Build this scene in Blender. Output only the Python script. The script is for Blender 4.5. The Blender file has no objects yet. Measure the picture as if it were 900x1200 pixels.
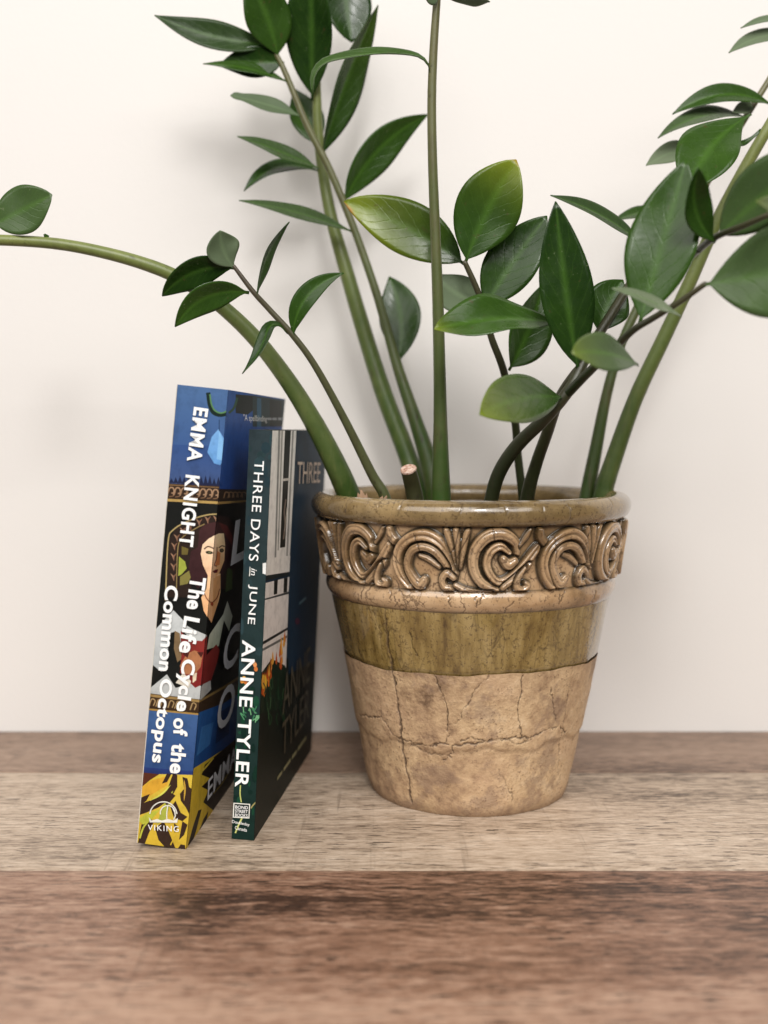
import bpy, bmesh, math, random
import numpy as np
from mathutils import Vector, Matrix, Quaternion

random.seed(7); rng = np.random.default_rng(7)
SC = bpy.context.scene
COL = SC.collection

# ------------------------------------------------------------------ camera
FPX = 1257.0                       # focal length in pixels of a 900 x 1200 frame
H = 0.213                          # camera height above the shelf (m)
PITCH = math.atan(95.0/FPX)
cam = bpy.data.cameras.new('camera'); camo = bpy.data.objects.new('camera', cam); COL.objects.link(camo)
camo.location = (0, 0, H)
camo.rotation_euler = (math.radians(90)-PITCH, 0, 0)
cam.sensor_fit = 'VERTICAL'; cam.sensor_height = 36.0; cam.lens = FPX/1200*36
cam.clip_start = 0.01; cam.clip_end = 50
cam.dof.use_dof = True; cam.dof.focus_distance = 0.566; cam.dof.aperture_fstop = 4.6
SC.camera = camo

# ------------------------------------------------------------------ light
w = bpy.data.worlds.new('World'); SC.world = w; w.use_nodes = True
bgn = w.node_tree.nodes['Background']; bgn.inputs['Color'].default_value = (1.0, 0.97, 0.94, 1); bgn.inputs['Strength'].default_value = 0.075

def area(name, loc, target, sx, sy, energy, color):
    l = bpy.data.lights.new(name, 'AREA'); l.shape = 'RECTANGLE'; l.size = sx; l.size_y = sy
    l.energy = energy; l.color = color
    o = bpy.data.objects.new(name, l); COL.objects.link(o); o.location = loc
    o.rotation_euler = (Vector(target)-Vector(loc)).to_track_quat('-Z', 'Y').to_euler()
    return o
area('window_light', (0.45, -1.60, 1.95), (0.0, 0.65, 0.20), 2.7, 1.9, 84, (1.0, 0.97, 0.935))
area('left_fill_light', (-1.5, -1.3, 1.9), (-0.1, 0.75, 0.20), 1.8, 1.8, 37, (1.0, 0.965, 0.93))  # soft fill lamp added on the left to even out the light
area('glint_light', (0.16, -1.25, 1.45), (0.05, 0.65, 0.15), 0.34, 0.5, 17, (1.0, 0.98, 0.96))  # small extra lamp, added only to give crisp highlights

vs = SC.view_settings
vs.view_transform = 'Standard'; vs.look = 'None'; vs.gamma = 1.0; vs.exposure = 0.0
try: vs.use_curve_mapping = False
except Exception: pass

# ------------------------------------------------------------------ helpers
CT, ST = math.cos(PITCH), math.sin(PITCH)
def ray(px, py):
    X = (px-450)/FPX; Y = -(py-600)/FPX
    return Vector((X, CT + Y*ST, -ST + Y*CT))
CAM = Vector((0, 0, H))
def at(px, py, D):
    d = ray(px, py); return CAM + d*(D/d.y)
def on_shelf(px, py):
    d = ray(px, py); return CAM + d*(-H/d.z)
def lin(c):
    return tuple(((x/255)/12.92 if x/255 <= .04045 else ((x/255+.055)/1.055)**2.4) for x in c)

def tag(o, label=None, cat=None, group=None, kind=None):
    if label: o['label'] = label
    if cat: o['category'] = cat
    if group: o['group'] = group
    if kind: o['kind'] = kind
    return o
def empty(name, mat=None):
    o = bpy.data.objects.new(name, None); COL.objects.link(o); o.empty_display_size = .02
    if mat is not None: o.matrix_world = mat
    return o
def link(name, me, mats=None, parent=None):
    if mats:
        for m in (mats if isinstance(mats, (list, tuple)) else [mats]): me.materials.append(m)
    o = bpy.data.objects.new(name, me); COL.objects.link(o)
    if parent: o.parent = parent
    return o
def mesh(name, verts, faces, smooth=False):
    me = bpy.data.meshes.new(name); me.from_pydata([tuple(v) for v in verts], [], faces); me.update()
    if smooth: me.polygons.foreach_set('use_smooth', [True]*len(me.polygons))
    return me
def grid_mesh(name, P, closed_u=False, smooth=True, flip=False):
    """P: (rows, cols, 3) numpy grid -> quad mesh, fast"""
    R, C = P.shape[:2]
    idx = np.arange(R*C).reshape(R, C)
    if closed_u: nx = np.roll(idx, -1, axis=1); a, b, c, d = idx[:-1], nx[:-1], nx[1:], idx[1:]
    else: a, b, c, d = idx[:-1, :-1], idx[:-1, 1:], idx[1:, 1:], idx[1:, :-1]
    F = np.stack([a, b, c, d], -1).reshape(-1, 4)
    if flip: F = F[:, ::-1]
    me = bpy.data.meshes.new(name)
    me.vertices.add(R*C); me.vertices.foreach_set('co', P.reshape(-1).astype(np.float32))
    n = len(F); me.loops.add(4*n); me.loops.foreach_set('vertex_index', F.reshape(-1).astype(np.int32))
    me.polygons.add(n); me.polygons.foreach_set('loop_start', np.arange(0, 4*n, 4, dtype=np.int32))
    me.polygons.foreach_set('use_smooth', np.full(n, smooth))
    me.update(calc_edges=True); me.validate()
    return me
def fattr(me, name, vals):
    a = me.attributes.new(name, 'FLOAT', 'POINT'); a.data.foreach_set('value', np.asarray(vals, np.float32).reshape(-1))
def box(name, lo, hi, m, parent=None, bevel=0.0):
    bm = bmesh.new(); bmesh.ops.create_cube(bm, size=1)
    for v in bm.verts: v.co = Vector([(lo[i]+hi[i])/2 + v.co[i]*(hi[i]-lo[i]) for i in range(3)])
    if bevel: bmesh.ops.bevel(bm, geom=bm.edges[:], offset=bevel, segments=2, affect='EDGES', profile=.5)
    me = bpy.data.meshes.new(name); bm.to_mesh(me); bm.free()
    return link(name, me, m, parent)
def spline(pts, n):
    """Catmull-Rom through rows of pts (any dims), n samples per span"""
    P = np.array(pts, float); P = np.vstack([2*P[0]-P[1], P, 2*P[-1]-P[-2]])
    out = []
    for i in range(1, len(P)-2):
        for t in np.linspace(0, 1, n, endpoint=False):
            a, b, c, d = P[i-1], P[i], P[i+1], P[i+2]
            out.append(.5*((2*b)+(-a+c)*t+(2*a-5*b+4*c-d)*t*t+(-a+3*b-3*c+d)*t**3))
    out.append(P[-2]); return np.array(out)

# ------------------------------------------------------------------ material helper
class NT:
    def __init__(s, name):
        s.m = bpy.data.materials.new(name); s.m.use_nodes = True; s.t = s.m.node_tree; s.n = s.t.nodes
        s.b = s.n['Principled BSDF']; s.l = s.t.links
    def set(s, **k):
        for a, v in k.items(): s.put(s.b.inputs[a.replace('_', ' ')], v)
        return s
    def put(s, sock, v):
        if isinstance(v, bpy.types.NodeSocket): s.l.new(v, sock)
        elif isinstance(v, (tuple, list)):
            sock.default_value = tuple(v)+((1,) if len(v) == 3 and sock.type == 'RGBA' else ())
        else: sock.default_value = v
    def coord(s, kind='Object', scale=(1, 1, 1), loc=(0, 0, 0), rot=(0, 0, 0)):
        c = s.n.new('ShaderNodeTexCoord'); m = s.n.new('ShaderNodeMapping'); s.l.new(c.outputs[kind], m.inputs[0])
        m.inputs['Scale'].default_value = scale; m.inputs['Location'].default_value = loc; m.inputs['Rotation'].default_value = rot
        return m.outputs[0]
    def noise(s, vec, scale=5, detail=3, rough=.55, dist=0.0, out=0):
        n = s.n.new('ShaderNodeTexNoise'); s.l.new(vec, n.inputs['Vector']); n.inputs['Scale'].default_value = scale
        n.inputs['Detail'].default_value = detail; n.inputs['Roughness'].default_value = rough; n.inputs['Distortion'].default_value = dist
        return n.outputs[out]
    def voro(s, vec, scale=5, feature='DISTANCE_TO_EDGE'):
        n = s.n.new('ShaderNodeTexVoronoi'); n.feature = feature; s.l.new(vec, n.inputs['Vector']); n.inputs['Scale'].default_value = scale
        return n.outputs['Distance']
    def ramp(s, fac, stops, interp='LINEAR'):
        r = s.n.new('ShaderNodeValToRGB'); s.put(r.inputs[0], fac); e = r.color_ramp.elements; r.color_ramp.interpolation = interp
        while len(e) < len(stops): e.new(.5)
        for i, (p, c) in enumerate(stops):
            e[i].position = p; e[i].color = (c, c, c, 1) if isinstance(c, (int, float)) else tuple(c)+(1,)
        return r.outputs[0]
    def mix(s, fac, a, b, mode='MIX'):
        n = s.n.new('ShaderNodeMix'); n.data_type = 'RGBA'; n.blend_type = mode
        s.put(n.inputs[0], fac); s.put(n.inputs[6], a); s.put(n.inputs[7], b); return n.outputs[2]
    def math(s, op, a, b=0.0, clamp=False):
        n = s.n.new('ShaderNodeMath'); n.operation = op; n.use_clamp = clamp; s.put(n.inputs[0], a); s.put(n.inputs[1], b); return n.outputs[0]
    def attr(s, name, out='Fac'):
        n = s.n.new('ShaderNodeAttribute'); n.attribute_name = name; return n.outputs[out]
    def bump(s, h, strength=.3, dist=.001, normal=None):
        n = s.n.new('ShaderNodeBump'); n.inputs['Strength'].default_value = strength; n.inputs['Distance'].default_value = dist
        s.l.new(h, n.inputs['Height'])
        if normal is not None: s.l.new(normal, n.inputs['Normal'])
        return n.outputs[0]
    def rnd(s):
        return s.n.new('ShaderNodeObjectInfo').outputs['Random']

def wall_mat():
    k = NT('wall_paint'); c = k.coord('Object')
    big = k.noise(c, 2.2, 3); k.set(Base_Color=k.mix(big, (.70, .668, .636), (.735, .708, .682)), Roughness=.75)
    k.set(Normal=k.bump(k.noise(c, 420, 4), .12, .001)); return k.m

def wood_mat(name, dark, mid, light, seed, grain=1.0):
    k = NT(name)
    L = (seed*3.7, seed*1.9, 0)
    warp = k.noise(k.coord('Object', (3, 14, 1), L), 1.0, 2, out=1)
    def warped(scale):
        c = k.coord('Object', scale, L)
        n = k.n.new('ShaderNodeMix'); n.data_type = 'VECTOR'; n.factor_mode = 'UNIFORM'
        a = k.n.new('ShaderNodeVectorMath'); a.operation = 'MULTIPLY_ADD'
        k.l.new(warp, a.inputs[0]); a.inputs[1].default_value = (0.5, .9, 0); k.l.new(c, a.inputs[2]); return a.outputs[0]
    con = lambda x, g: k.math('MULTIPLY', k.math('SUBTRACT', x, .5), g)
    broad = con(k.noise(warped((2.6, 22, 1)), 1.0, 4, .6), .7)
    mid_g = con(k.noise(warped((16, 120, 1)), 1.0, 5, .7), 1.2*grain)
    fine = con(k.noise(warped((85, 440, 1)), 1.0, 4, .75), 1.9*grain)
    pores = k.noise(warped((62, 470, 1)), 1.0, 3, .65)
    clumps = k.noise(k.coord('Object', (9, 26, 1), (seed*5.1, 2, 0)), 1.0, 3)
    dark_blotch = k.attr('dark_blotch'); pale = k.attr('pale')
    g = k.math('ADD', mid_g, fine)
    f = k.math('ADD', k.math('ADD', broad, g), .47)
    st = k.math('MULTIPLY', dark_blotch, k.math('SUBTRACT', .62, k.math('MULTIPLY', g, 1.1), True))
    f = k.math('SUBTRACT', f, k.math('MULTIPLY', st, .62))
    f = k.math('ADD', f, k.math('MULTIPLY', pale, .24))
    col = k.ramp(f, [(.06, dark), (.45, mid), (.88, light)])
    pm = k.math('MULTIPLY', k.ramp(pores, [(.57, 0.0), (.61, 1.0)]), k.ramp(clumps, [(.36, .15), (.58, 1.0)]))
    pm = k.math('MULTIPLY', pm, k.math('ADD', .95*grain, k.math('MULTIPLY', dark_blotch, .4)), True)
    col = k.mix(pm, col, tuple(x*.45 for x in dark))
    # faint saw marks across the grain
    saw = k.noise(k.coord('Object', (150, 6, 1), (seed, 0, 0)), 1.0, 3, .75)
    sawm = k.math('MULTIPLY', k.ramp(saw, [(.60, 0.0), (.72, 1.0)]), k.ramp(k.noise(k.coord('Object', (5, 9, 1), (0, seed, 0)), 1, 2), [(.42, 0.0), (.62, .55)]))
    col = k.mix(sawm, col, tuple(x*.8 for x in dark))
    k.set(Base_Color=col, Roughness=k.math('ADD', .46, k.math('MULTIPLY', mid_g, .12)))
    h = k.math('SUBTRACT', k.math('MULTIPLY', g, .5), k.math('MULTIPLY', pm, .5))
    k.set(Normal=k.bump(h, .30, .0009)); return k.m

def pot_mats():
    out = []
    for kind in ('glaze', 'relief', 'clay'):
        k = NT('pot_'+kind); c = k.coord('Object')
        crack = k.attr('crack'); cav = k.attr('cavity')
        n1 = k.noise(c, 30, 5, .65); n2 = k.noise(c, 160, 4, .65); n3 = k.noise(c, 620, 3, .6)
        drips = k.noise(k.coord('Object', (150, 150, 14)), 1.0, 4, .65)
        edge = k.voro(k.coord('Object', (1, 1, .55)), 120)
        jit = k.n.new('ShaderNodeVectorMath'); jit.operation = 'MULTIPLY_ADD'; k.l.new(k.noise(c, 130, 3, out=1), jit.inputs[0]); jit.inputs[1].default_value = (.014, .014, .014); k.l.new(c, jit.inputs[2])
        edge_j = k.voro(jit.outputs[0], 60)
        specks = k.ramp(k.noise(c, 480, 4, .78), [(.545, 0.0), (.60, 1.0)])
        fcr = k.math('MULTIPLY', k.ramp(edge_j, [(0.0, 1.0), (.04, 0.0)]), k.ramp(n1, [(.52, 0.0), (.60, 1.0)]))
        if kind == 'glaze':
            col = k.ramp(k.math('ADD', k.math('MULTIPLY', n1, .45), k.math('MULTIPLY', drips, .55)),
                         [(.36, (.062, .034, .011)), (.44, (.175, .112, .033)), (.52, (.265, .180, .060)), (.66, (.37, .265, .110))])
            rim = k.attr('rimtone')
            col = k.mix(rim, col, k.ramp(n1, [(.35, (.14, .090, .036)), (.65, (.36, .25, .12))]))
            hair = k.voro(k.coord('Object', (190, 190, 42)), 1.0)
            col = k.mix(k.math('MULTIPLY', k.ramp(hair, [(0.0, 1.0), (.06, 0.0)]), k.math('MULTIPLY', k.math('SUBTRACT', 1.0, rim), k.ramp(n1, [(.45, .0), (.6, .55)]))), col, (.030, .018, .006))
            col = k.mix(k.math('MULTIPLY', specks, .6), col, (.045, .022, .010))
            rough = .16; bs = .35
        elif kind == 'relief':
            col = k.ramp(n1, [(.35, (.22, .130, .058)), (.50, (.45, .285, .15)), (.66, (.60, .41, .24))])
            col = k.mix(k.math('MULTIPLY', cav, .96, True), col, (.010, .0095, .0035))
            col = k.mix(k.math('MULTIPLY', specks, .55), col, (.05, .024, .012))
            rough = .13; bs = .35
        else:
            big = k.noise(c, 14, 4, .6)
            col = k.ramp(k.math('ADD', k.math('MULTIPLY', big, .6), k.math('MULTIPLY', n2, .4)),
                         [(.36, (.15, .088, .048)), (.45, (.39, .255, .145)), (.54, (.54, .375, .215)), (.66, (.64, .475, .30))])
            hue = k.ramp(k.noise(k.coord('Object', loc=(3, 1, 2)), 22, 4, .65), [(.40, 0.0), (.62, 1.0)])
            col = k.mix(k.math('MULTIPLY', hue, .42), col, (.50, .325, .205))
            patch = k.ramp(k.noise(k.coord('Object', loc=(7, 4, 1)), 30, 5, .7), [(.54, 0.0), (.60, 1.0)])
            col = k.mix(k.math('MULTIPLY', patch, .55), col, (.24, .155, .105))
            pits = k.ramp(k.noise(c, 620, 4, .75), [(.56, 0.0), (.63, 1.0)])
            col = k.mix(k.math('MULTIPLY', pits, k.math('MULTIPLY', k.ramp(n1, [(.45, .1), (.6, 1.0)]), .75)), col, (.10, .05, .03))
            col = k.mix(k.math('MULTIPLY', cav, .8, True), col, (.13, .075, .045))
            rough = .62; bs = .9
        col = k.mix(k.math('MULTIPLY', fcr, {'glaze': .35, 'relief': .7, 'clay': .0}[kind]), col, (.035, .014, .008))
        col = k.mix(k.math('MULTIPLY', crack, .88, True), col, (.042, .023, .013))
        k.set(Base_Color=col, Roughness=rough if kind == 'clay' else k.math('ADD', rough, k.math('MULTIPLY', n2, .18)))
        if kind != 'clay': k.set(Coat_Weight=.8, Coat_Roughness=.06)
        hh = k.math('SUBTRACT', k.math('ADD', k.math('MULTIPLY', n2, .5), k.math('MULTIPLY', n3, .35 if kind == 'clay' else .12)), k.math('MULTIPLY', fcr, .0 if kind == 'clay' else .4))
        k.set(Normal=k.bump(hh, bs, .0012)); out.append(k.m)
    return out

def leaf_mats():
    res = []
    for kind in ('upper', 'under'):
        k = NT('leaf_'+kind); c = k.coord('Object'); uv = k.coord('UV')
        yel = k.attr('yellow'); rib = k.attr('rib'); pale = k.attr('pale')
        n = k.noise(c, 60, 4, .6); n2 = k.noise(c, 420, 3)
        r = k.rnd()
        if kind == 'upper':
            a, b = (.006, .023, .003), (.046, .105, .013)
        else:
            a, b = (.050, .092, .034), (.105, .150, .075)
        col = k.mix(k.math('ADD', k.math('MULTIPLY', k.math('SUBTRACT', n, .25), .75), k.math('MULTIPLY', r, .55), True), a, b)
        col = k.mix(k.math('MULTIPLY', pale, .8), col, (.20, .24, .15))  # pale tint: undersides, plus window gloss painted onto some near leaves
        sx = k.n.new('ShaderNodeSeparateXYZ'); k.l.new(uv, sx.inputs[0])
        ph = k.math('ADD', k.math('SUBTRACT', k.math('MULTIPLY', sx.outputs[0], 8.0), k.math('MULTIPLY', sx.outputs[1], 2.4)), k.math('MULTIPLY', n, 1.1))
        vv_ = k.math('ABSOLUTE', k.math('SUBTRACT', k.math('FRACT', ph), .5))
        vein = k.ramp(vv_, [(0.0, .13), (.09, 0.0)])
        col = k.mix(vein, col, tuple(x*1.5 for x in b))
        col = k.mix(k.math('MULTIPLY', rib, .28), col, tuple(x*2.2 for x in b))
        y1 = k.math('MULTIPLY', yel, k.math('ADD', .55, k.math('MULTIPLY', n, .9)), True)
        col = k.mix(y1, col, (.20, .25, .016))
        y2 = k.math('SUBTRACT', k.math('MULTIPLY', yel, k.math('ADD', .6, n)), 1.02, True)
        col = k.mix(k.math('MULTIPLY', y2, 2.5, True), col, (.42, .16, .03))
        sp = k.ramp(n2, [(.70, 0.0), (.74, .5)])
        col = k.mix(sp, col, (.20, .24, .13))
        br = k.math('MULTIPLY', k.ramp(k.noise(c, 190, 4, .7), [(.66, 0.0), (.70, 1.0)]), .55)
        col = k.mix(br, col, (.07, .045, .015))
        k.set(Base_Color=col, Roughness=k.math('ADD', .10 if kind == 'upper' else .42, k.math('MULTIPLY', k.noise(c, 95, 4, .65), .34)), Specular_IOR_Level=.33)
        k.set(Normal=k.bump(k.math('ADD', k.noise(c, 140, 3), k.math('MULTIPLY', vein, 3.0)), .14, .0012))
        tr = k.n.new('ShaderNodeBsdfTranslucent'); k.put(tr.inputs[0], k.mix(.5, col, (.10, .22, .02)))
        mx = k.n.new('ShaderNodeMixShader'); mx.inputs[0].default_value = .14
        k.l.new(k.b.outputs[0], mx.inputs[1]); k.l.new(tr.outputs[0], mx.inputs[2])
        k.l.new(mx.outputs[0], k.n['Material Output'].inputs[0]); res.append(k.m)
    return res

def stem_mat(name, low, high, speck):
    k = NT(name); c = k.coord('Object')
    t = k.attr('along')
    n = k.noise(c, 55, 4, .65); streak = k.noise(k.coord('Object', (260, 260, 26)), 1.0, 4, .7)
    col = k.mix(k.math('ADD', t, k.math('MULTIPLY', k.math('SUBTRACT', n, .5), .7), True), low, high)
    col = k.mix(k.ramp(streak, [(.52, 0.0), (.68, .55)]), col, speck)
    col = k.mix(k.ramp(k.noise(c, 500, 2), [(.66, 0.0), (.72, .5)]), col, tuple(x*.4 for x in speck))
    col = k.mix(k.attr('node'), col, tuple(x*.45 for x in speck))
    k.set(Base_Color=col, Roughness=.42, Normal=k.bump(k.math('ADD', streak, n), .25, .0008)); return k.m

def print_mat():
    k = NT('book_print'); c = k.coord('Object')
    colr = k.attr('Col', 'Color')
    n = k.noise(c, 130, 4, .65); n2 = k.noise(k.coord('Object', (700, 700, 260)), 1.0, 3)
    f = k.math('ADD', .36, k.math('ADD', k.math('MULTIPLY', n, .95), k.math('MULTIPLY', n2, .25)), True)
    col = k.mix(1.0, colr, k.mix(f, (0, 0, 0), (1, 1, 1)), 'MULTIPLY')
    k.set(Base_Color=col, Roughness=.5, Specular_IOR_Level=.12, Normal=k.bump(k.noise(c, 260, 2), .05, .0005)); return k.m
def flat_mat(name, col, rough=.5, noise=.0, scale=200):
    k = NT(name)
    if noise:
        n = k.noise(k.coord('Object'), scale, 4)
        k.set(Base_Color=k.mix(n, tuple(x*(1-noise) for x in col), tuple(min(1, x*(1+noise)) for x in col)))
    else: k.set(Base_Color=col)
    k.set(Roughness=rough, Specular_IOR_Level=.12); return k.m
def page_mat():
    k = NT('page_paper'); n = k.noise(k.coord('Object', (2600, 3, 3)), 1.0, 2)
    k.set(Base_Color=k.mix(n, (.55, .50, .42), (.80, .76, .68)), Roughness=.8, Normal=k.bump(n, .4, .0004)); return k.m
def soil_mat():
    k = NT('potting_mix'); c = k.coord('Object'); n = k.noise(c, 240, 5, .7)
    k.set(Base_Color=k.ramp(n, [(.3, (.012, .008, .005)), (.7, (.07, .045, .028))]), Roughness=.95, Normal=k.bump(n, .8, .003)); return k.m

M_WALL = wall_mat()
M_GLAZE, M_RELIEF, M_CLAY = pot_mats()
M_LU, M_LD = leaf_mats()
M_PRINT = print_mat(); M_PAGE = page_mat()
M_INK = flat_mat('white_ink', (.86, .86, .84), .4, .04)
M_SOIL = soil_mat()

# ------------------------------------------------------------------ setting: wall and shelf
WALL_Y = on_shelf(450, 856).y
wl = box('wall', (-2.2, WALL_Y, -.6), (2.2, WALL_Y+.08, 2.0), M_WALL); tag(wl, kind='structure')

shelf = empty('shelf'); tag(shelf, kind='structure')
def blob(X, Y, spots):
    out = np.zeros_like(X)
    for (px, py, rx, ry, a) in spots:
        p = on_shelf(px, py)
        out += a*np.exp(-(((X-p.x)/rx)**2 + ((Y-p.y)/ry)**2))
    return out
def plank(y0, y1, m, dark_blotches, pales, zoff=0.0):
    x0, x1 = -1.0, 1.0; g = .00015; th = .022
    xs = np.concatenate([np.linspace(x0, -.36, 24, endpoint=False), np.linspace(-.36, .36, 220), np.linspace(.36, x1, 25)[1:]])
    ys = np.linspace(y0+g, y1-g, 46)
    X, Y = np.meshgrid(xs, ys)
    ed = np.minimum(Y-(y0+g), (y1-g)-Y); Z = zoff-.0004*np.clip(1-ed/.0006, 0, 1)**2
    top = np.stack([X, Y, Z], -1)
    # sides: wrap rows down to the underside
    lo = top[0].copy(); lo[:, 2] = -th; hi = top[-1].copy(); hi[:, 2] = -th
    P = np.concatenate([lo[None], top, hi[None]], 0)
    me = grid_mesh('plank', P, smooth=False)
    pad = lambda A: np.concatenate([A[:1], A, A[-1:]], 0)
    fattr(me, 'dark_blotch', np.clip(pad(blob(X, Y, dark_blotches)), 0, 1.6)*.68); fattr(me, 'pale', np.clip(pad(blob(X, Y, pales)), -1, 1.5))
    return link('plank', me, m, shelf)
Y1 = on_shelf(450, 905).y; Y2 = on_shelf(450, 1019.5).y
W_BROWN = wood_mat('wood_brown', (.050, .024, .014), (.235, .125, .078), (.42, .27, .188), 1.0)
W_PALE = wood_mat('wood_pale', (.13, .090, .062), (.44, .335, .245), (.66, .54, .425), 2.3, .85)
W_BACK = wood_mat('wood_back', (.095, .055, .036), (.27, .175, .120), (.40, .28, .205), 3.6, .8)
plank(Y1, WALL_Y-.0005, W_BACK, [(640, 900, .12, .02, .5), (790, 905, .05, .012, .6)], [(60, 880, .10, .05, .35)], -.0002)  # darker patches behind and to the right of the pot
plank(Y2, Y1, W_PALE, [(760, 930, .10, .02, .55), (700, 912, .12, .012, .5), (330, 930, .05, .02, .35), (230, 1012, .05, .006, .3)],  # darker right of the pot and between book and pot
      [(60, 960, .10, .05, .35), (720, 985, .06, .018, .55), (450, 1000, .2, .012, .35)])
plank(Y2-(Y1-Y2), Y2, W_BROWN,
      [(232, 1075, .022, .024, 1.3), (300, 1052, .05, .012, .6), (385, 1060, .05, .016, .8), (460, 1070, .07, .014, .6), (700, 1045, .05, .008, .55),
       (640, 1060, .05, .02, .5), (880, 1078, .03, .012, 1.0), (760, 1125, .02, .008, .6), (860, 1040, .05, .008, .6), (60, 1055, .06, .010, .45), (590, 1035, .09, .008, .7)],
      [(80, 1120, .07, .05, .55), (60, 1040, .05, .010, .3), (450, 1185, .30, .020, .75), (180, 1150, .1, .03, .35), (840, 1190, .1, .02, .35)])  # pale front strip paints gloss reflection into the wood; the rest are lighter patches

# ------------------------------------------------------------------ pot
PD = 0.637
PC = at(550.5, 580, PD); PC = Vector((PC.x, PD, 0))
BODY = [(.0821, .1180), (.0615, .0104)]
def body_r(z): return .0622 + (z-.0104)*(.0821-.0622)/(.1180-.0104)
def pot_hit(px, py):
    """pixel -> (theta, z) on the tapering pot wall (theta 0 faces the camera)"""
    d = ray(px, py); t = .40/d.y
    for i in range(400):
        p = CAM + d*t; r = math.hypot(p.x-PC.x, p.y-PC.y)
        if r <= body_r(p.z): break
        t += .0007
    return math.atan2(p.x-PC.x, -(p.y-PC.y)), p.z
def seg_dist(U, V, pts):
    best = np.full(U.shape, 9.0); 
    for (a, b) in zip(pts[:-1], pts[1:]):
        ax, ay = a[0], a[1]; dx, dy = b[0]-ax, b[1]-ay; L2 = dx*dx+dy*dy+1e-12
        t = np.clip(((U-ax)*dx+(V-ay)*dy)/L2, 0, 1)
        best = np.minimum(best, np.hypot(U-ax-t*dx, V-ay-t*dy))
    return best
def stroke_field(U, V, pts, n=8):
    """distance to a smooth stroke and its half width there; pts = (u, v, halfwidth)"""
    S = spline(pts, n); best = np.full(U.shape, 9e9); wd = np.ones(U.shape)
    for a, b in zip(S[:-1], S[1:]):
        dx, dy = b[0]-a[0], b[1]-a[1]; L2 = dx*dx+dy*dy+1e-12
        t = np.clip(((U-a[0])*dx+(V-a[1])*dy)/L2, 0, 1)
        d = np.hypot(U-a[0]-t*dx, V-a[1]-t*dy); ww = a[2]+t*(b[2]-a[2])
        m = d/ww < best/wd; best = np.where(m, d, best); wd = np.where(m, ww, wd)
    return best, wd
NTH = 7*216
TH = np.linspace(-math.pi, math.pi, NTH, endpoint=False)
def lathe(name, R, Z, m, parent, attrs=None, flip=False):
    th = TH[None, :]
    P = np.stack([PC.x + R*np.sin(th), PC.y - R*np.cos(th), Z + 0*th], -1)
    P[..., 0] -= PC.x; P[..., 1] -= PC.y
    me = grid_mesh(name, P, closed_u=True, flip=flip)
    for kx in ('crack', 'cavity', 'rimtone'):
        fattr(me, kx, attrs[kx] if attrs and kx in attrs else np.zeros(R.shape))
    return link(name, me, m, parent)
pot = empty('plant_pot', Matrix.Translation(PC))
tag(pot, 'round tapered ceramic pot with olive glazed scroll band and cracked bare clay base', 'plant pot')

# low-frequency unevenness of hand finished clay
def wob(th, z, a=.00035):
    return a*(np.sin(3*th+40*z)+.6*np.sin(7*th-65*z+1)+.4*np.sin(17*th+110*z+2))

# rim bead
n = 34; an = np.linspace(math.radians(232), math.radians(-62), n)
rr = .0878 + .0062*np.cos(an); zz = .1703 + .0070*np.sin(an)
R = np.repeat(rr[:, None], NTH, 1) + wob(TH[None, :], zz[:, None], .0002); Z = np.repeat(zz[:, None], NTH, 1)
rim_cr = []
for px, dy in ((447, 1), (462, -1), (523, 2), (618, 0), (644, 1), (567, -1), (700, 0), (405, 1)):
    rim_cr.append((math.asin(max(-1, min(1, (px-550)/187))), dy))
crk = np.zeros(R.shape)
for t0, dy in rim_cr:
    path = t0 + .012*np.sin(np.linspace(0, 7+dy, n)+dy) + np.cumsum(rng.normal(0, .004, n))
    a0 = rng.uniform(.45, .7); a1 = a0+rng.uniform(.12, .35); sl = np.linspace(0, 1, n)[:, None]
    crk = np.maximum(crk, np.exp(-((TH[None, :]-path[:, None])/.0045)**2)*((sl > a0) & (sl < a1)))
lathe('rim', R - .0004*crk, Z, M_GLAZE, pot, {'crack': crk*.55, 'rimtone': np.full(R.shape, .85)}, flip=True)

# inner wall
zz = np.linspace(.130, .1665, 8); rr = .0745 + (zz-.130)*.22
lathe('inner_wall', np.repeat(rr[:, None], NTH, 1), np.repeat(zz[:, None], NTH, 1), M_GLAZE, pot, {'rimtone': np.full((8, NTH), .4)}, flip=True)

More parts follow.
